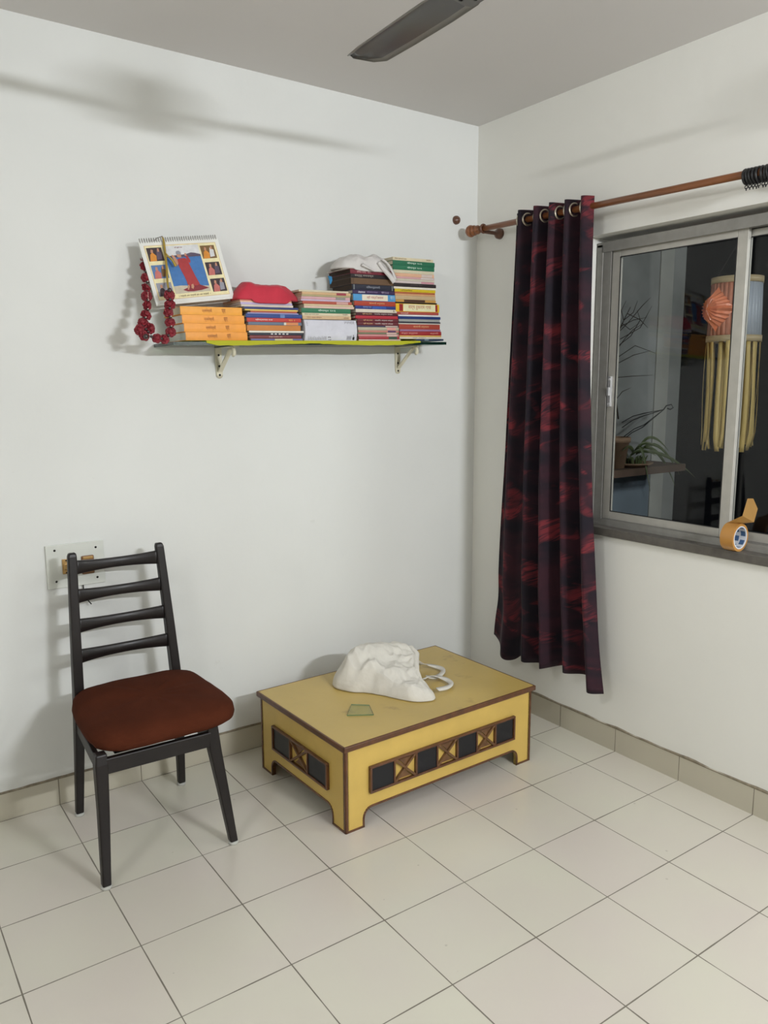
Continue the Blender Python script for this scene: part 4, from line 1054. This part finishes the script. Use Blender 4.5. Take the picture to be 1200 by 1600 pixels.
# stack 4
sD = .775
MR = (98, 34, 42)
def mt(): return [('श्री सत् कथा', .14, .36, (230, 190, 140)), ('भाविक अनुभव संग्रह', .42, .86, (220, 205, 200))]
hD = stack([
    dict(t=0.0057, l=.212, c=(206, 186, 170), ds=.010, lab='thin beige booklet lowest in the fourth stack'),
    dict(t=0.0114, l=.205, c=(158, 44, 50), ds=.012, bands=((.72, .93, (40, 78, 58)),), lab='red booklet with a dark green block on its spine'),
    dict(t=0.0089, l=.205, c=(196, 130, 130), ds=.008, bands=((.70, .95, (206, 176, 166)),), lab='rose pink booklet lying on the red and green one'),
    dict(t=0.0076, l=.205, c=(112, 116, 88), ds=.006, bands=((.70, .95, (206, 176, 166)),), lab='olive green thin booklet in the lower fourth stack'),
    dict(t=0.0083, l=.203, c=(190, 126, 112), ds=.010, bands=((.72, .92, (84, 50, 90)),), lab='salmon booklet with a violet block on its spine'),
    dict(t=0.0127, l=.205, c=(178, 170, 146), ds=.008, bands=((.70, .92, (214, 150, 140)),), lab='sage grey booklet with a pink block on its spine'),
    dict(t=0.0070, l=.208, c=(66, 58, 82), ds=.004, bands=((.68, .98, (190, 170, 160)),), lab='thin slate purple booklet under the lowest maroon book'),
    dict(t=0.0133, l=.205, c=MR, ds=.006, title=mt(), lab='lower one of the two adjoining maroon books with cream titles'),
    dict(t=0.0133, l=.205, c=MR, ds=.006, title=mt(), lab='upper one of the two adjoining maroon books with cream titles'),
    dict(t=0.0121, l=.214, c=(176, 44, 58), ds=-.002, lab='crimson red book lying on the two maroon books'),
    dict(t=0.0127, l=.208, c=(72, 28, 36), ds=.002, title=mt(), lab='dark maroon book just above the crimson red one'),
    dict(t=0.0133, l=.206, c=(216, 206, 190), ds=.000, title=[('॰', .90, .93, (90, 80, 70))], white=True, lab='cream white book between the blue and the dark maroon books'),
    dict(t=0.0127, l=.206, c=(36, 54, 120), ds=-.002, bands=((.40, .74, (48, 82, 160)),), title=[('कथामृत सार', .18, .38, (150, 165, 210))], lab='dark blue book lying on the cream white book'),
    dict(t=0.0191, l=.212, c=(168, 62, 42), ds=-.006, title=[('संतवाणी अमृतधारा', .34, .70, (230, 170, 120))], lab='rust red book under the light blue one in the fourth stack'),
    dict(t=0.0267, l=.212, c=(74, 146, 196), ds=-.010, bands=((.20, .80, (224, 214, 192)),), title=[('श्री भक्ति साधना', .31, .69, (190, 120, 110)), ('भाग १', .86, .95, (200, 220, 235))], lab='light blue book with a wide cream label on its spine'),
    dict(t=0.0152, l=.212, c=(52, 34, 74), ds=-.012, title=[('लेखमाला', .12, .28, (230, 225, 235)), ('विचारमंथन संग्रह', .32, .57, (150, 130, 170)), ('भाग १-२-३', .66, .83, (190, 180, 200))], lab='dark violet book with white title lying on the light blue one'),
    dict(t=0.0222, l=.212, c=(26, 28, 46), ds=-.014, title=[('विवेकचूडामणी', .32, .64, (150, 155, 165))], bands=((.03, .055, (120, 125, 125)), (.92, .945, (120, 125, 125))), white='dark', lab='near black navy thick book under the brown book'),
    dict(t=0.0248, l=.218, d=.165, c=(86, 62, 40), ds=-.018, rough=.6, white='dark', lab='brown bound book with darker boards near the top of the fourth stack', bands=((.06, .94, (98, 72, 46)),)),
    dict(t=0.0152, l=.216, d=.165, c=(34, 26, 28), ds=-.018, title=[('सद्गुरू वचनामृत', .08, .50, (170, 160, 150))], white='dark', lab='black book with pale title under the white cloth'),
    dict(t=0.0191, l=.216, d=.165, c=(112, 32, 46), ds=-.020, title=[('अभंग गाथा', .14, .34, (220, 170, 170)), ('सार', .38, .46, (220, 170, 170))], white='dark', lab='wine red book topmost of the fourth stack under the white cloth'),
], sD, .004, -.183, '')
# stack 5
sE = 1.000
PK = (206, 186, 176)
gt = lambda: [('योगामृत २०१', .33, .68, (225, 240, 225))]
hE = stack([
    dict(t=0.0080, l=.150, c=(46, 58, 84), ds=.078, bands=((.3, .45, (120, 140, 150)),), lab='thin dark blue booklet jutting out right at the bottom of the last stack'),
    dict(t=0.0080, l=.226, c=(216, 208, 192), ds=-.010, title=[('सण उत्सव', .3, .62, (140, 140, 140))], lab='thin white booklet with grey print low in the last stack'),
    dict(t=0.0067, l=.226, c=(208, 168, 92), ds=-.010, lab='thin mustard cream booklet low in the last stack'),
    dict(t=0.0166, l=.226, c=(150, 34, 38), ds=-.010, title=[('संपूर्ण चातुर्मास', .04, .42, (225, 160, 150)), ('कहाणी', .72, .92, (225, 160, 150))], lab='deep red book with pink title low in the last stack'),
    dict(t=0.0086, l=.220, c=(150, 110, 140), ds=-.008, lab='mauve booklet between the deep red and the brick red books'),
    dict(t=0.0206, l=.220, c=(160, 64, 48), ds=-.012, title=[('संतवाणी अमृतधारा', .34, .72, (230, 170, 120))], lab='brick red book with orange title in the lower last stack'),
    dict(t=0.0047, l=.228, c=(196, 190, 178), ds=-.014, lab='thin off-white booklet under the black one in the last stack'),
    dict(t=0.0060, l=.224, c=(34, 38, 54), ds=-.012, lab='thin black booklet under the grey one in the last stack'),
    dict(t=0.0106, l=.220, c=(150, 152, 148), ds=-.012, lab='grey booklet under the navy one in the last stack'),
    dict(t=0.0113, l=.228, c=(26, 50, 108), ds=-.016, lab='navy blue booklet under the bright white one in the last stack'),
    dict(t=0.0067, l=.222, c=(216, 216, 216), ds=-.014, lab='bright white booklet lying on the navy blue one'),
    dict(t=0.0120, l=.222, c=(166, 74, 64), ds=-.020, title=[('भजनावली', .08, .26, (230, 200, 190))], lab='salmon red booklet under the thick yellow book'),
    dict(t=0.0333, l=.232, c=(222, 178, 36), ds=-.026, bands=((.075, .155, (150, 36, 34)), (.165, .905, (222, 218, 176)), (.905, .955, (150, 36, 34))), title=[('सार्थ तुकाराम गाथा', .28, .80, (190, 120, 90))], lab='thick yellow book with a cream label between red bars'),
    dict(t=0.0060, l=.222, c=(24, 18, 16), ds=-.028, lab='thin black booklet lying on the thick yellow book'),
    dict(t=0.0106, l=.214, c=(190, 146, 74), ds=-.026, bands=((.20, .72, (70, 42, 26)),), lab='mustard booklet with a dark brown bar on its spine'),
    dict(t=0.0160, l=.214, c=(188, 164, 126), ds=-.028, lab='tan book under the two orange brown ones in the last stack', rough=.8),
    dict(t=0.0073, l=.214, c=(206, 156, 112), ds=-.029, lab='pale orange booklet under the brown orange one'),
    dict(t=0.0073, l=.214, c=(172, 98, 60), ds=-.030, lab='brown orange booklet directly under the bright yellow one'),
    dict(t=0.0120, l=.216, c=(206, 180, 36), ds=-.030, title=[('दिनविशेष', .14, .42, (130, 110, 40))], lab='bright yellow booklet in the upper last stack'),
    dict(t=0.0086, l=.222, c=(222, 214, 196), ds=-.034, white=True, lab='cream white booklet between the bright yellow and black ones'),
    dict(t=0.0146, l=.224, c=(42, 34, 34), ds=-.034, title=[('उपनिषद् ग्रंथ', .38, .66, (90, 80, 78))], lab='black book below the pale pink booklets of the last stack'),
    dict(t=0.0093, l=.214, c=(204, 190, 186), ds=-.032, bands=((.66, .98, (196, 140, 148)),), lab='greyish pink booklet lying on the black book'),
    dict(t=0.0093, l=.214, c=(196, 188, 170), ds=-.032, lab='stone grey booklet among the pale pink ones'),
    dict(t=0.0080, l=.214, c=(204, 158, 160), ds=-.033, bands=((.66, .98, (206, 196, 190)),), lab='rose booklet above the stone grey one in the last stack'),
    dict(t=0.0133, l=.214, c=(216, 170, 138), ds=-.034, bands=((.68, .95, (206, 190, 180)),), lab='peach booklet under the cream one near the green pair'),
    dict(t=0.0133, l=.214, c=(204, 196, 168), ds=-.035, lab='cream sage booklet directly under the pair of green books'),
    dict(t=0.0186, l=.218, c=(36, 108, 76), ds=-.036, title=gt(), lab='lower one of the pair of green books with white titles'),
    dict(t=0.0186, l=.220, c=(36, 104, 74), ds=-.036, title=gt(), lab='upper one of the pair of green books with white titles'),
    dict(t=0.0126, l=.212, c=(212, 200, 168), ds=-.036, title=[('गीता प्रवचने सार', .04, .33, (140, 110, 90)), ('वर्ष', .82, .93, (140, 110, 90))], lab='cream booklet with brown lettering topmost of the last stack'),
], sE, .004, -.185, '')

# ------------------------------------------------------------------ cloths on the books
def loc_top(s, h): return shelf_pt(s, 0, h)
M_redc = mat('red_cloth', (190, 42, 62), rough=.75, var=.06, vscale=20, bump=.2, bscale=60, sheen=.1)
p = loc_top(.275, hB)
ox = p.x; rz0 = p.z+.002
outr = [(ox-.012, -.120), (ox-.008, -.175), (ox+.04, -.190), (ox+.10, -.197), (ox+.17, -.197), (ox+.215, -.180), (ox+.262, -.150), (ox+.268, -.125), (ox+.20, -.06), (ox+.10, -.045), (ox+.02, -.06)]
htr = [(ox+.03, -.14, .050), (ox+.05, -.10, .062), (ox+.12, -.12, .050), (ox+.17, -.12, .046), (ox+.21, -.13, .040), (ox+.25, -.14, .018), (ox+.10, -.17, .034)]
def rdrape(x, y, z):
    return z + SXV.z/SXV.x*(x-ox) + (-.014*max(0, min(1, (-y-.182)/.012)) if ox+.04 < x < ox+.20 else 0)
bm = lump(outr, htr, (ox, -.12), 26, 100, .006, 6.1, 0, 14, .35, .012, zfn=rdrape)
o = obj('red_cloth', bm, M_redc, None, True); o.location = (ox, -.12, rz0); tag(o, 'folded crimson red cloth lying on top of the second stack of books', 'cloth')
s_ = o.modifiers.new('sub', 'SUBSURF'); s_.levels = s_.render_levels = 1

M_whc = mat('white_cloth', (206, 202, 198), rough=.85, var=.05, vscale=20, bump=.3, bscale=50)
p = loc_top(.730, hD); ox = p.x; wz0 = p.z+.003
outw = [(ox-.02, -.10), (ox-.01, -.175), (ox+.05, -.190), (ox+.12, -.196), (ox+.19, -.196), (ox+.235, -.175), (ox+.245, -.12), (ox+.22, -.06), (ox+.12, -.045), (ox+.03, -.055)]
htw = [(ox+.02, -.13, .040), (ox+.10, -.12, .052), (ox+.18, -.12, .056), (ox+.22, -.12, .050), (ox+.10, -.17, .030), (ox+.18, -.17, .035)]
def wdrape(x, y, z): return z + SXV.z/SXV.x*(x-ox) - (.010*max(0, min(1, (-y-.182)/.012)) if ox+.04 < x < ox+.225 else 0)
wc = thing('white_cloth', 'crumpled white cloth bag lying on top of the fourth stack of books', 'cloth', (ox, -.12, wz0))
bm = lump(outw, htw, (ox, -.12), 26, 100, .008, 3.3, 0, 16, .4, .010, zfn=wdrape)
o = obj('folded_body', bm, M_whc, wc, True); s_ = o.modifiers.new('sub', 'SUBSURF'); s_.levels = s_.render_levels = 1
def ribbon3(pts, wd, th, m, parent, name, side=(1, 0, 0)):
    bm = bmesh.new(); prev = None; P = [Vector(p) for p in pts]; m_ = len(P)-1; n = 20
    for i in range(n+1):
        t = i/n*m_; k = min(int(t), m_-1); f = t-k; p0, p1, p2, p3 = P[max(k-1, 0)], P[k], P[k+1], P[min(k+2, m_)]
        p = .5*((2*p1)+(-p0+p2)*f+(2*p0-5*p1+4*p2-p3)*f*f+(-p0+3*p1-3*p2+p3)*f**3)
        ww = wd if not isinstance(wd, (list, tuple)) else wd[0]+(wd[1]-wd[0])*i/n
        d = (P[k+1]-P[k]).normalized(); s = Vector((0, -1, 0)).cross(d).normalized()
        cur = [bm.verts.new(p-s*ww/2+Vector((0, .002, 0))), bm.verts.new(p+Vector((0, -.003, 0))), bm.verts.new(p+s*ww/2+Vector((0, .002, 0)))]
        if prev:
            for q in range(2): bm.faces.new((prev[q], prev[q+1], cur[q+1], cur[q])).smooth = True
        prev = cur
    o = obj(name, bm, m, parent, True); o.modifiers.new('thickness', 'SOLIDIFY').thickness = th
    return o
wl = Vector((ox, -.12, wz0))
def wp(px, py, y): return at(px, py, 1, y)-wl
ribbon3([wp(592, 409, -.196), wp(600, 420, -.203), wp(610, 431, -.206), wp(617, 440, -.206)], (.018, .026), .002, M_whc, wc, 'handle')
ribbon3([wp(598, 405, -.196), wp(607, 413, -.203), wp(614, 425, -.207), wp(619, 437, -.208)], (.010, .014), .002, M_whc, wc, 'handle')
ribbon3([wp(566, 413, -.200), wp(577, 419, -.205), wp(586, 424, -.205)], (.014, .006), .002, M_whc, wc, 'drooping_corner')
# brown wrapping paper and blue scrap behind, at the left of that stack
M_kraft = mat('kraft_paper', (176, 164, 152), rough=.85, var=.08)
q0 = loc_top(.700, hD-.012)
kp = [(q0.x+.012, -.160), (q0.x+.035, -.178), (q0.x+.08, -.185), (q0.x+.10, -.12), (q0.x+.08, -.05), (q0.x+.03, -.06), (q0.x+.004, -.10)]
bm = bmesh.new(); cvv = closed_curve(kp, 40); ctr = sum(cvv, Vector())/40; base_z = loc_top(.730, hD).z
ringsk = []
for j in range(7):
    ringsk.append([bm.verts.new(Vector((ctr.x+(p.x-ctr.x)*j/6-q0.x, ctr.y+(p.y-ctr.y)*j/6+.12, (.0 - (.030*max(0, (q0.x+.040-(ctr.x+(p.x-ctr.x)*j/6)))/.08)+.004*noise.noise(p*20)*j/6)))) for p in (cvv if j else cvv[:1])])
for k in range(40): bm.faces.new((ringsk[0][0], ringsk[1][k], ringsk[1][(k+1) % 40])).smooth = True
for a, b in zip(ringsk[1:], ringsk[2:]):
    for k in range(40): bm.faces.new((a[k], b[k], b[(k+1) % 40], a[(k+1) % 40])).smooth = True
o = obj('wrapping_paper', bm, M_kraft, None, True); o.location = (q0.x, -.12, base_z+.0035); o.modifiers.new('thickness', 'SOLIDIFY').thickness = .0012
tag(o, 'greyish brown paper jutting out left under the white cloth bag', 'paper')
M_bluep = mat('blue_plastic', (30, 120, 170), rough=.5)
a = at(516, 436, 1, -.12)
bm = bmesh.new(); prism(bm, [(-.010, .012), (.008, .010), (.010, -.004), (.003, -.020), (-.002, -.020), (-.004, -.006)], (0, 0, 0), (1, 0, 0), (0, 0, 1), (0, 1, 0), .0015)
o = obj('blue_tag', bm, M_bluep); o.location = a; tag(o, 'small blue plastic tag hanging at the left of the fourth stack', 'tag')

# ------------------------------------------------------------------ desk calendar
M_card = mat('calendar_card', (226, 226, 220), rough=.55)
def flat(n, rgb): return mat(n, rgb, rough=.4, var=.08, vscale=60)
CM = [M_card, flat('print_cream', (232, 222, 176)), flat('print_sky', (214, 214, 214)), flat('print_water', (70, 118, 176)), flat('print_hill', (92, 80, 98)), flat('print_sand', (196, 186, 164)),
      flat('print_robe', (166, 58, 60)), flat('print_robe_dark', (132, 44, 54)), flat('print_skin', (190, 140, 112)), flat('print_photo_dark', (64, 52, 56)), flat('print_orange', (214, 140, 56)), flat('print_pink', (192, 112, 104)),
      flat('print_grey', (150, 150, 160)), flat('print_blue', (92, 124, 170)), flat('print_brown', (120, 92, 58)), flat('print_tan_line', (214, 186, 140))]
TL, TR, BL, BR = at(229, 374, 1, -.075), at(351, 370, 1, -.075), at(245, 478, 1, -.140), at(367, 466, 1, -.140)
org = BL.copy()
cex = (BR-BL); cw = cex.length; cex = cex.normalized(); cup = ((TL-BL)+(TR-BR))/2; chh = cup.length; cup = (cup-cex*cup.dot(cex)).normalized(); cn = cex.cross(cup)
if cn.y > 0: cn = -cn
cal = thing('desk_calendar', 'spiral-bound desk calendar with a picture of a robed figure by water on the orange books', 'calendar', org)
def cp(u, v, d=0): return cex*(u*cw)+cup*(v*chh)+cn*d
bm = bmesh.new()
def cbox(u0, u1, v0, v1, d0, d1, mi=0):
    A = [cp(u, v, d) for u in (u0, u1) for v in (v0, v1) for d in (d0, d1)]; vs = [bm.verts.new(p) for p in A]
    for f in ((0, 1, 3, 2), (4, 6, 7, 5), (0, 4, 5, 1), (2, 3, 7, 6), (0, 2, 6, 4), (1, 5, 7, 3)): bm.faces.new([vs[i] for i in f]).material_index = mi
cbox(0, 1, 0, .97, -.004, -.001); obj('board', bm, M_card, cal)
bm = bmesh.new()                                                   # rear leaf of the stand
bb = [cp(0, .97, -.004), cp(1, .97, -.004), cp(1, -.03, -.004)+Vector((0, .062, -.0)), cp(0, -.03, -.004)+Vector((0, .062, 0))]
vs = [bm.verts.new(p) for p in bb]+[bm.verts.new(p+Vector((0, .002, 0))) for p in bb]
for f in ((0, 1, 2, 3), (4, 7, 6, 5), (0, 4, 5, 1), (1, 5, 6, 2), (2, 6, 7, 3), (3, 7, 4, 0)): bm.faces.new([vs[i] for i in f])
obj('stand', bm, M_card, cal)
bm = bmesh.new(); cbox(.012, .985, .035, .96, -.001, .0, 0)
def P2(poly, mi, d): bm.faces.new([bm.verts.new(cp(u, v, d)) for u, v in poly]).material_index = mi
def rect(u0, u1, v0, v1, mi, d): P2([(u0, v0), (u1, v0), (u1, v1), (u0, v1)], mi, d)
rect(.045, .95, .075, .905, 15, .0003); rect(.052, .943, .083, .897, 1, .0005)
# central picture
rect(.27, .715, .15, .885, 3, .0008); rect(.27, .715, .70, .885, 2, .0010)
P2([(.27, .70), (.27, .725), (.40, .735), (.52, .742), (.60, .765), (.65, .755), (.715, .730), (.715, .70)], 4, .0012)
P2([(.27, .15), (.715, .15), (.715, .235), (.62, .245), (.50, .255), (.36, .27), (.27, .265)], 5, .0012)
for k in range(16):
    u = .285+.41*rn.random(); v = .29+.36*rn.random(); rect(u, min(u+.03, .71), v, v+.006, 13, .0011)
P2([(.425, .17), (.50, .165), (.60, .175), (.705, .20), (.60, .26), (.575, .30), (.44, .30), (.46, .24), (.37, .20)], 7, .0016)
P2([(.395, .66), (.425, .68), (.50, .685), (.53, .66), (.545, .55), (.575, .38), (.60, .27), (.56, .25), (.50, .26), (.455, .25), (.435, .40), (.405, .55)], 6, .0018)
P2([(.355, .59), (.385, .57), (.405, .61), (.405, .66), (.375, .73), (.355, .745), (.345, .73), (.358, .68)], 8, .0020)
P2([(.53, .62), (.555, .60), (.565, .64), (.545, .72), (.525, .745), (.512, .74), (.52, .69)], 6, .0020); P2([(.510, .72), (.535, .715), (.532, .755), (.515, .76)], 8, .0021)
P2([(.418, .70), (.46, .69), (.468, .73), (.464, .765), (.44, .775), (.415, .76), (.410, .73)], 8, .0022); P2([(.408, .745), (.47, .742), (.470, .775), (.455, .80), (.43, .80), (.412, .785)], 12, .0024)
P2([(.50, .20), (.52, .24), (.515, .28), (.49, .27), (.48, .22)], 8, .0022); P2([(.44, .19), (.465, .24), (.46, .27), (.44, .26), (.43, .20)], 8, .0022)
# six small pictures
def photo(u, v, a, b, c_):
    w_, h_ = .185, .205; rect(u, u+w_, v, v+h_, a, .0008)
    P2([(u+.01, v), (u+.09, v), (u+.10, v+.08), (u+.06, v+.14), (u+.03, v+.10)], b, .0012); P2([(u+.10, v+.02), (u+.16, v+.03), (u+.165, v+.13), (u+.12, v+.17), (u+.105, v+.09)], c_, .0012)
    P2([(u+.04, v+.13), (u+.07, v+.125), (u+.075, v+.17), (u+.05, v+.18)], 8, .0014); P2([(u+.125, v+.14), (u+.15, v+.14), (u+.15, v+.19), (u+.13, v+.19)], 8, .0014)
photo(.065, .665, 9, 10, 4); photo(.063, .40, 13, 11, 14); photo(.062, .13, 12, 9, 12)
photo(.735, .655, 14, 10, 2); photo(.74, .39, 9, 11, 4); photo(.745, .13, 9, 11, 12)
page = obj('printed_page', bm, CM, cal)
lettering('। नर्मदे हर नर्मदे हर हर नर्मदे ।', CM[14], cal, cp(.30, .092, .001), cex, cup, cw*.40, chh*.036, 'caption')
lettering('श्री गुरुदेव दत्त', CM[7], cal, cp(.41, .842, .001), cex, cup, cw*.10, chh*.022, 'caption')
bm = bmesh.new(); nsp = 34
for k in range(nsp):
    u = .02+.955*k/(nsp-1); torus(bm, cp(u, .985, -.002), cex+cn*.25, .0085, .0010, 14, 5)
obj('spiral_binding', bm, mat('spiral_wire', (160, 156, 148), rough=.35, metal=.7), cal)

# ------------------------------------------------------------------ garland
M_pet = mat('petal_crimson', (126, 26, 38), rough=.65, var=.25, vscale=60)
M_petd = mat('bead_dark', (48, 26, 26), rough=.3, spec=.8)
M_perl = mat('bead_pearl', (225, 220, 205), rough=.2)
M_gold = mat('gold_ribbon', (176, 150, 66), rough=.35, metal=.25)
gl = thing('garland', 'crimson artificial flower garland with gold ribbon hung over the desk calendar', 'garland', at(246, 532, 1, -.19))
g0 = Vector(gl.location)
path = [(227, 403, -.075), (226, 416, -.085), (229, 433, -.10), (229, 449, -.115), (229, 463, -.13), (231, 477, -.145), (229, 491, -.16), (223, 503, -.172), (219, 516, -.185), (236, 513, -.19), (226, 524, -.195), (245, 528, -.20), (258, 530, -.20), (267, 518, -.20), (266, 503, -.20), (264, 488, -.20), (265, 475, -.198), (265, 461, -.195)]
P_ = [at(x, y, 1, d)-g0 for x, y, d in path]
def flower_mesh():
    bm = bmesh.new(); rn_ = random.Random(9)
    for ring, (cnt, rad, lift) in enumerate(((6, .0105, -.2), (6, .009, .25), (5, .0065, .7), (4, .004, 1.1))):
        for k in range(cnt):
            a = 2*PI*k/cnt+ring*.5+rn_.uniform(-.15, .15); d = Vector((math.cos(a)*math.cos(lift), math.sin(a)*math.cos(lift), math.sin(lift))); s = Vector((-math.sin(a), math.cos(a), 0)); n_ = d.cross(s)
            base = Vector((0, 0, 0)); g_ = []
            for i in range(5):
                t = i/4; wv = rad*.85*math.sin(PI*(.12+.8*t))
                g_.append([bm.verts.new(base+d*rad*1.35*t+s*wv*q+n_*(-.004*t*t+.0022*abs(q)*t+.0009*math.sin(7*q+k)*t)) for q in (-1, -.5, 0, .5, 1)])
            for i in range(4):
                for j in range(4): bm.faces.new((g_[i][j], g_[i][j+1], g_[i+1][j+1], g_[i+1][j])).smooth = True
    bmesh.ops.create_icosphere(bm, subdivisions=2, radius=.0062)
    o = obj('flower', bm, M_pet, gl); return o
f0 = flower_mesh(); rn2 = random.Random(4)
for k, p in enumerate(P_):
    o = f0 if k == 0 else f0.copy()
    if k: C.objects.link(o)
    o.parent = gl; o.location = p; s = rn2.uniform(1.22, 1.45); o.scale = (s*1.05, s*1.05, s)
    o.rotation_euler = (rn2.uniform(.9, 1.9), rn2.uniform(-.4, .4), rn2.uniform(-.6, .6))
bm = bmesh.new()
for k, (a, b) in enumerate(zip(P_, P_[1:])):
    m_ = (a+b)/2+Vector((0, -.006, 0)); bmesh.ops.create_icosphere(bm, subdivisions=2, radius=.0052, matrix=Matrix.Translation(m_))
bmesh.ops.create_icosphere(bm, subdivisions=2, radius=.0095, matrix=Matrix.Translation(P_[10]+Vector((.001, -.010, -.004))))
bmesh.ops.create_icosphere(bm, subdivisions=2, radius=.0085, matrix=Matrix.Translation(P_[-1]+Vector((.000, -.002, .016))))
obj('dark_beads', bm, M_petd, gl, True)
bm = bmesh.new()
for k in (1, 2, 4, 5, 6, 13, 14): bmesh.ops.create_icosphere(bm, subdivisions=1, radius=.0022, matrix=Matrix.Translation((P_[k]+P_[k+1])/2+Vector((.001*(-1)**k, -.0125, .002))))
for k in range(4): bmesh.ops.create_icosphere(bm, subdivisions=1, radius=.0017, matrix=Matrix.Translation(P_[4]+Vector((.001, -.014, .010-.006*k))))
obj('pearls', bm, M_perl, gl, True)
bm = bmesh.new(); tube(bm, P_, .0012, 6); tube(bm, [P_[0], at(228, 390, 1, -.060)-g0, at(245, 372, 1, -.052)-g0, at(254, 369, 1, -.066)-g0], .0012, 6); obj('thread', bm, M_petd, gl)
o = ribbon3([at(254, 370, 1, -.070)-g0, at(256, 376, 1, -.085)-g0, at(259, 400, 1, -.108)-g0, at(261, 420, 1, -.125)-g0, at(262, 440, 1, -.142)-g0, at(264, 452, 1, -.165)-g0], .0085, .0006, M_gold, gl, 'ribbon')
o = ribbon3([at(257, 392, 1, -.106)-g0, at(262, 399, 1, -.114)-g0, at(270, 407, 1, -.122)-g0, at(275, 416, 1, -.126)-g0], (.004, .011), .0006, M_gold, gl, 'ribbon_tail')
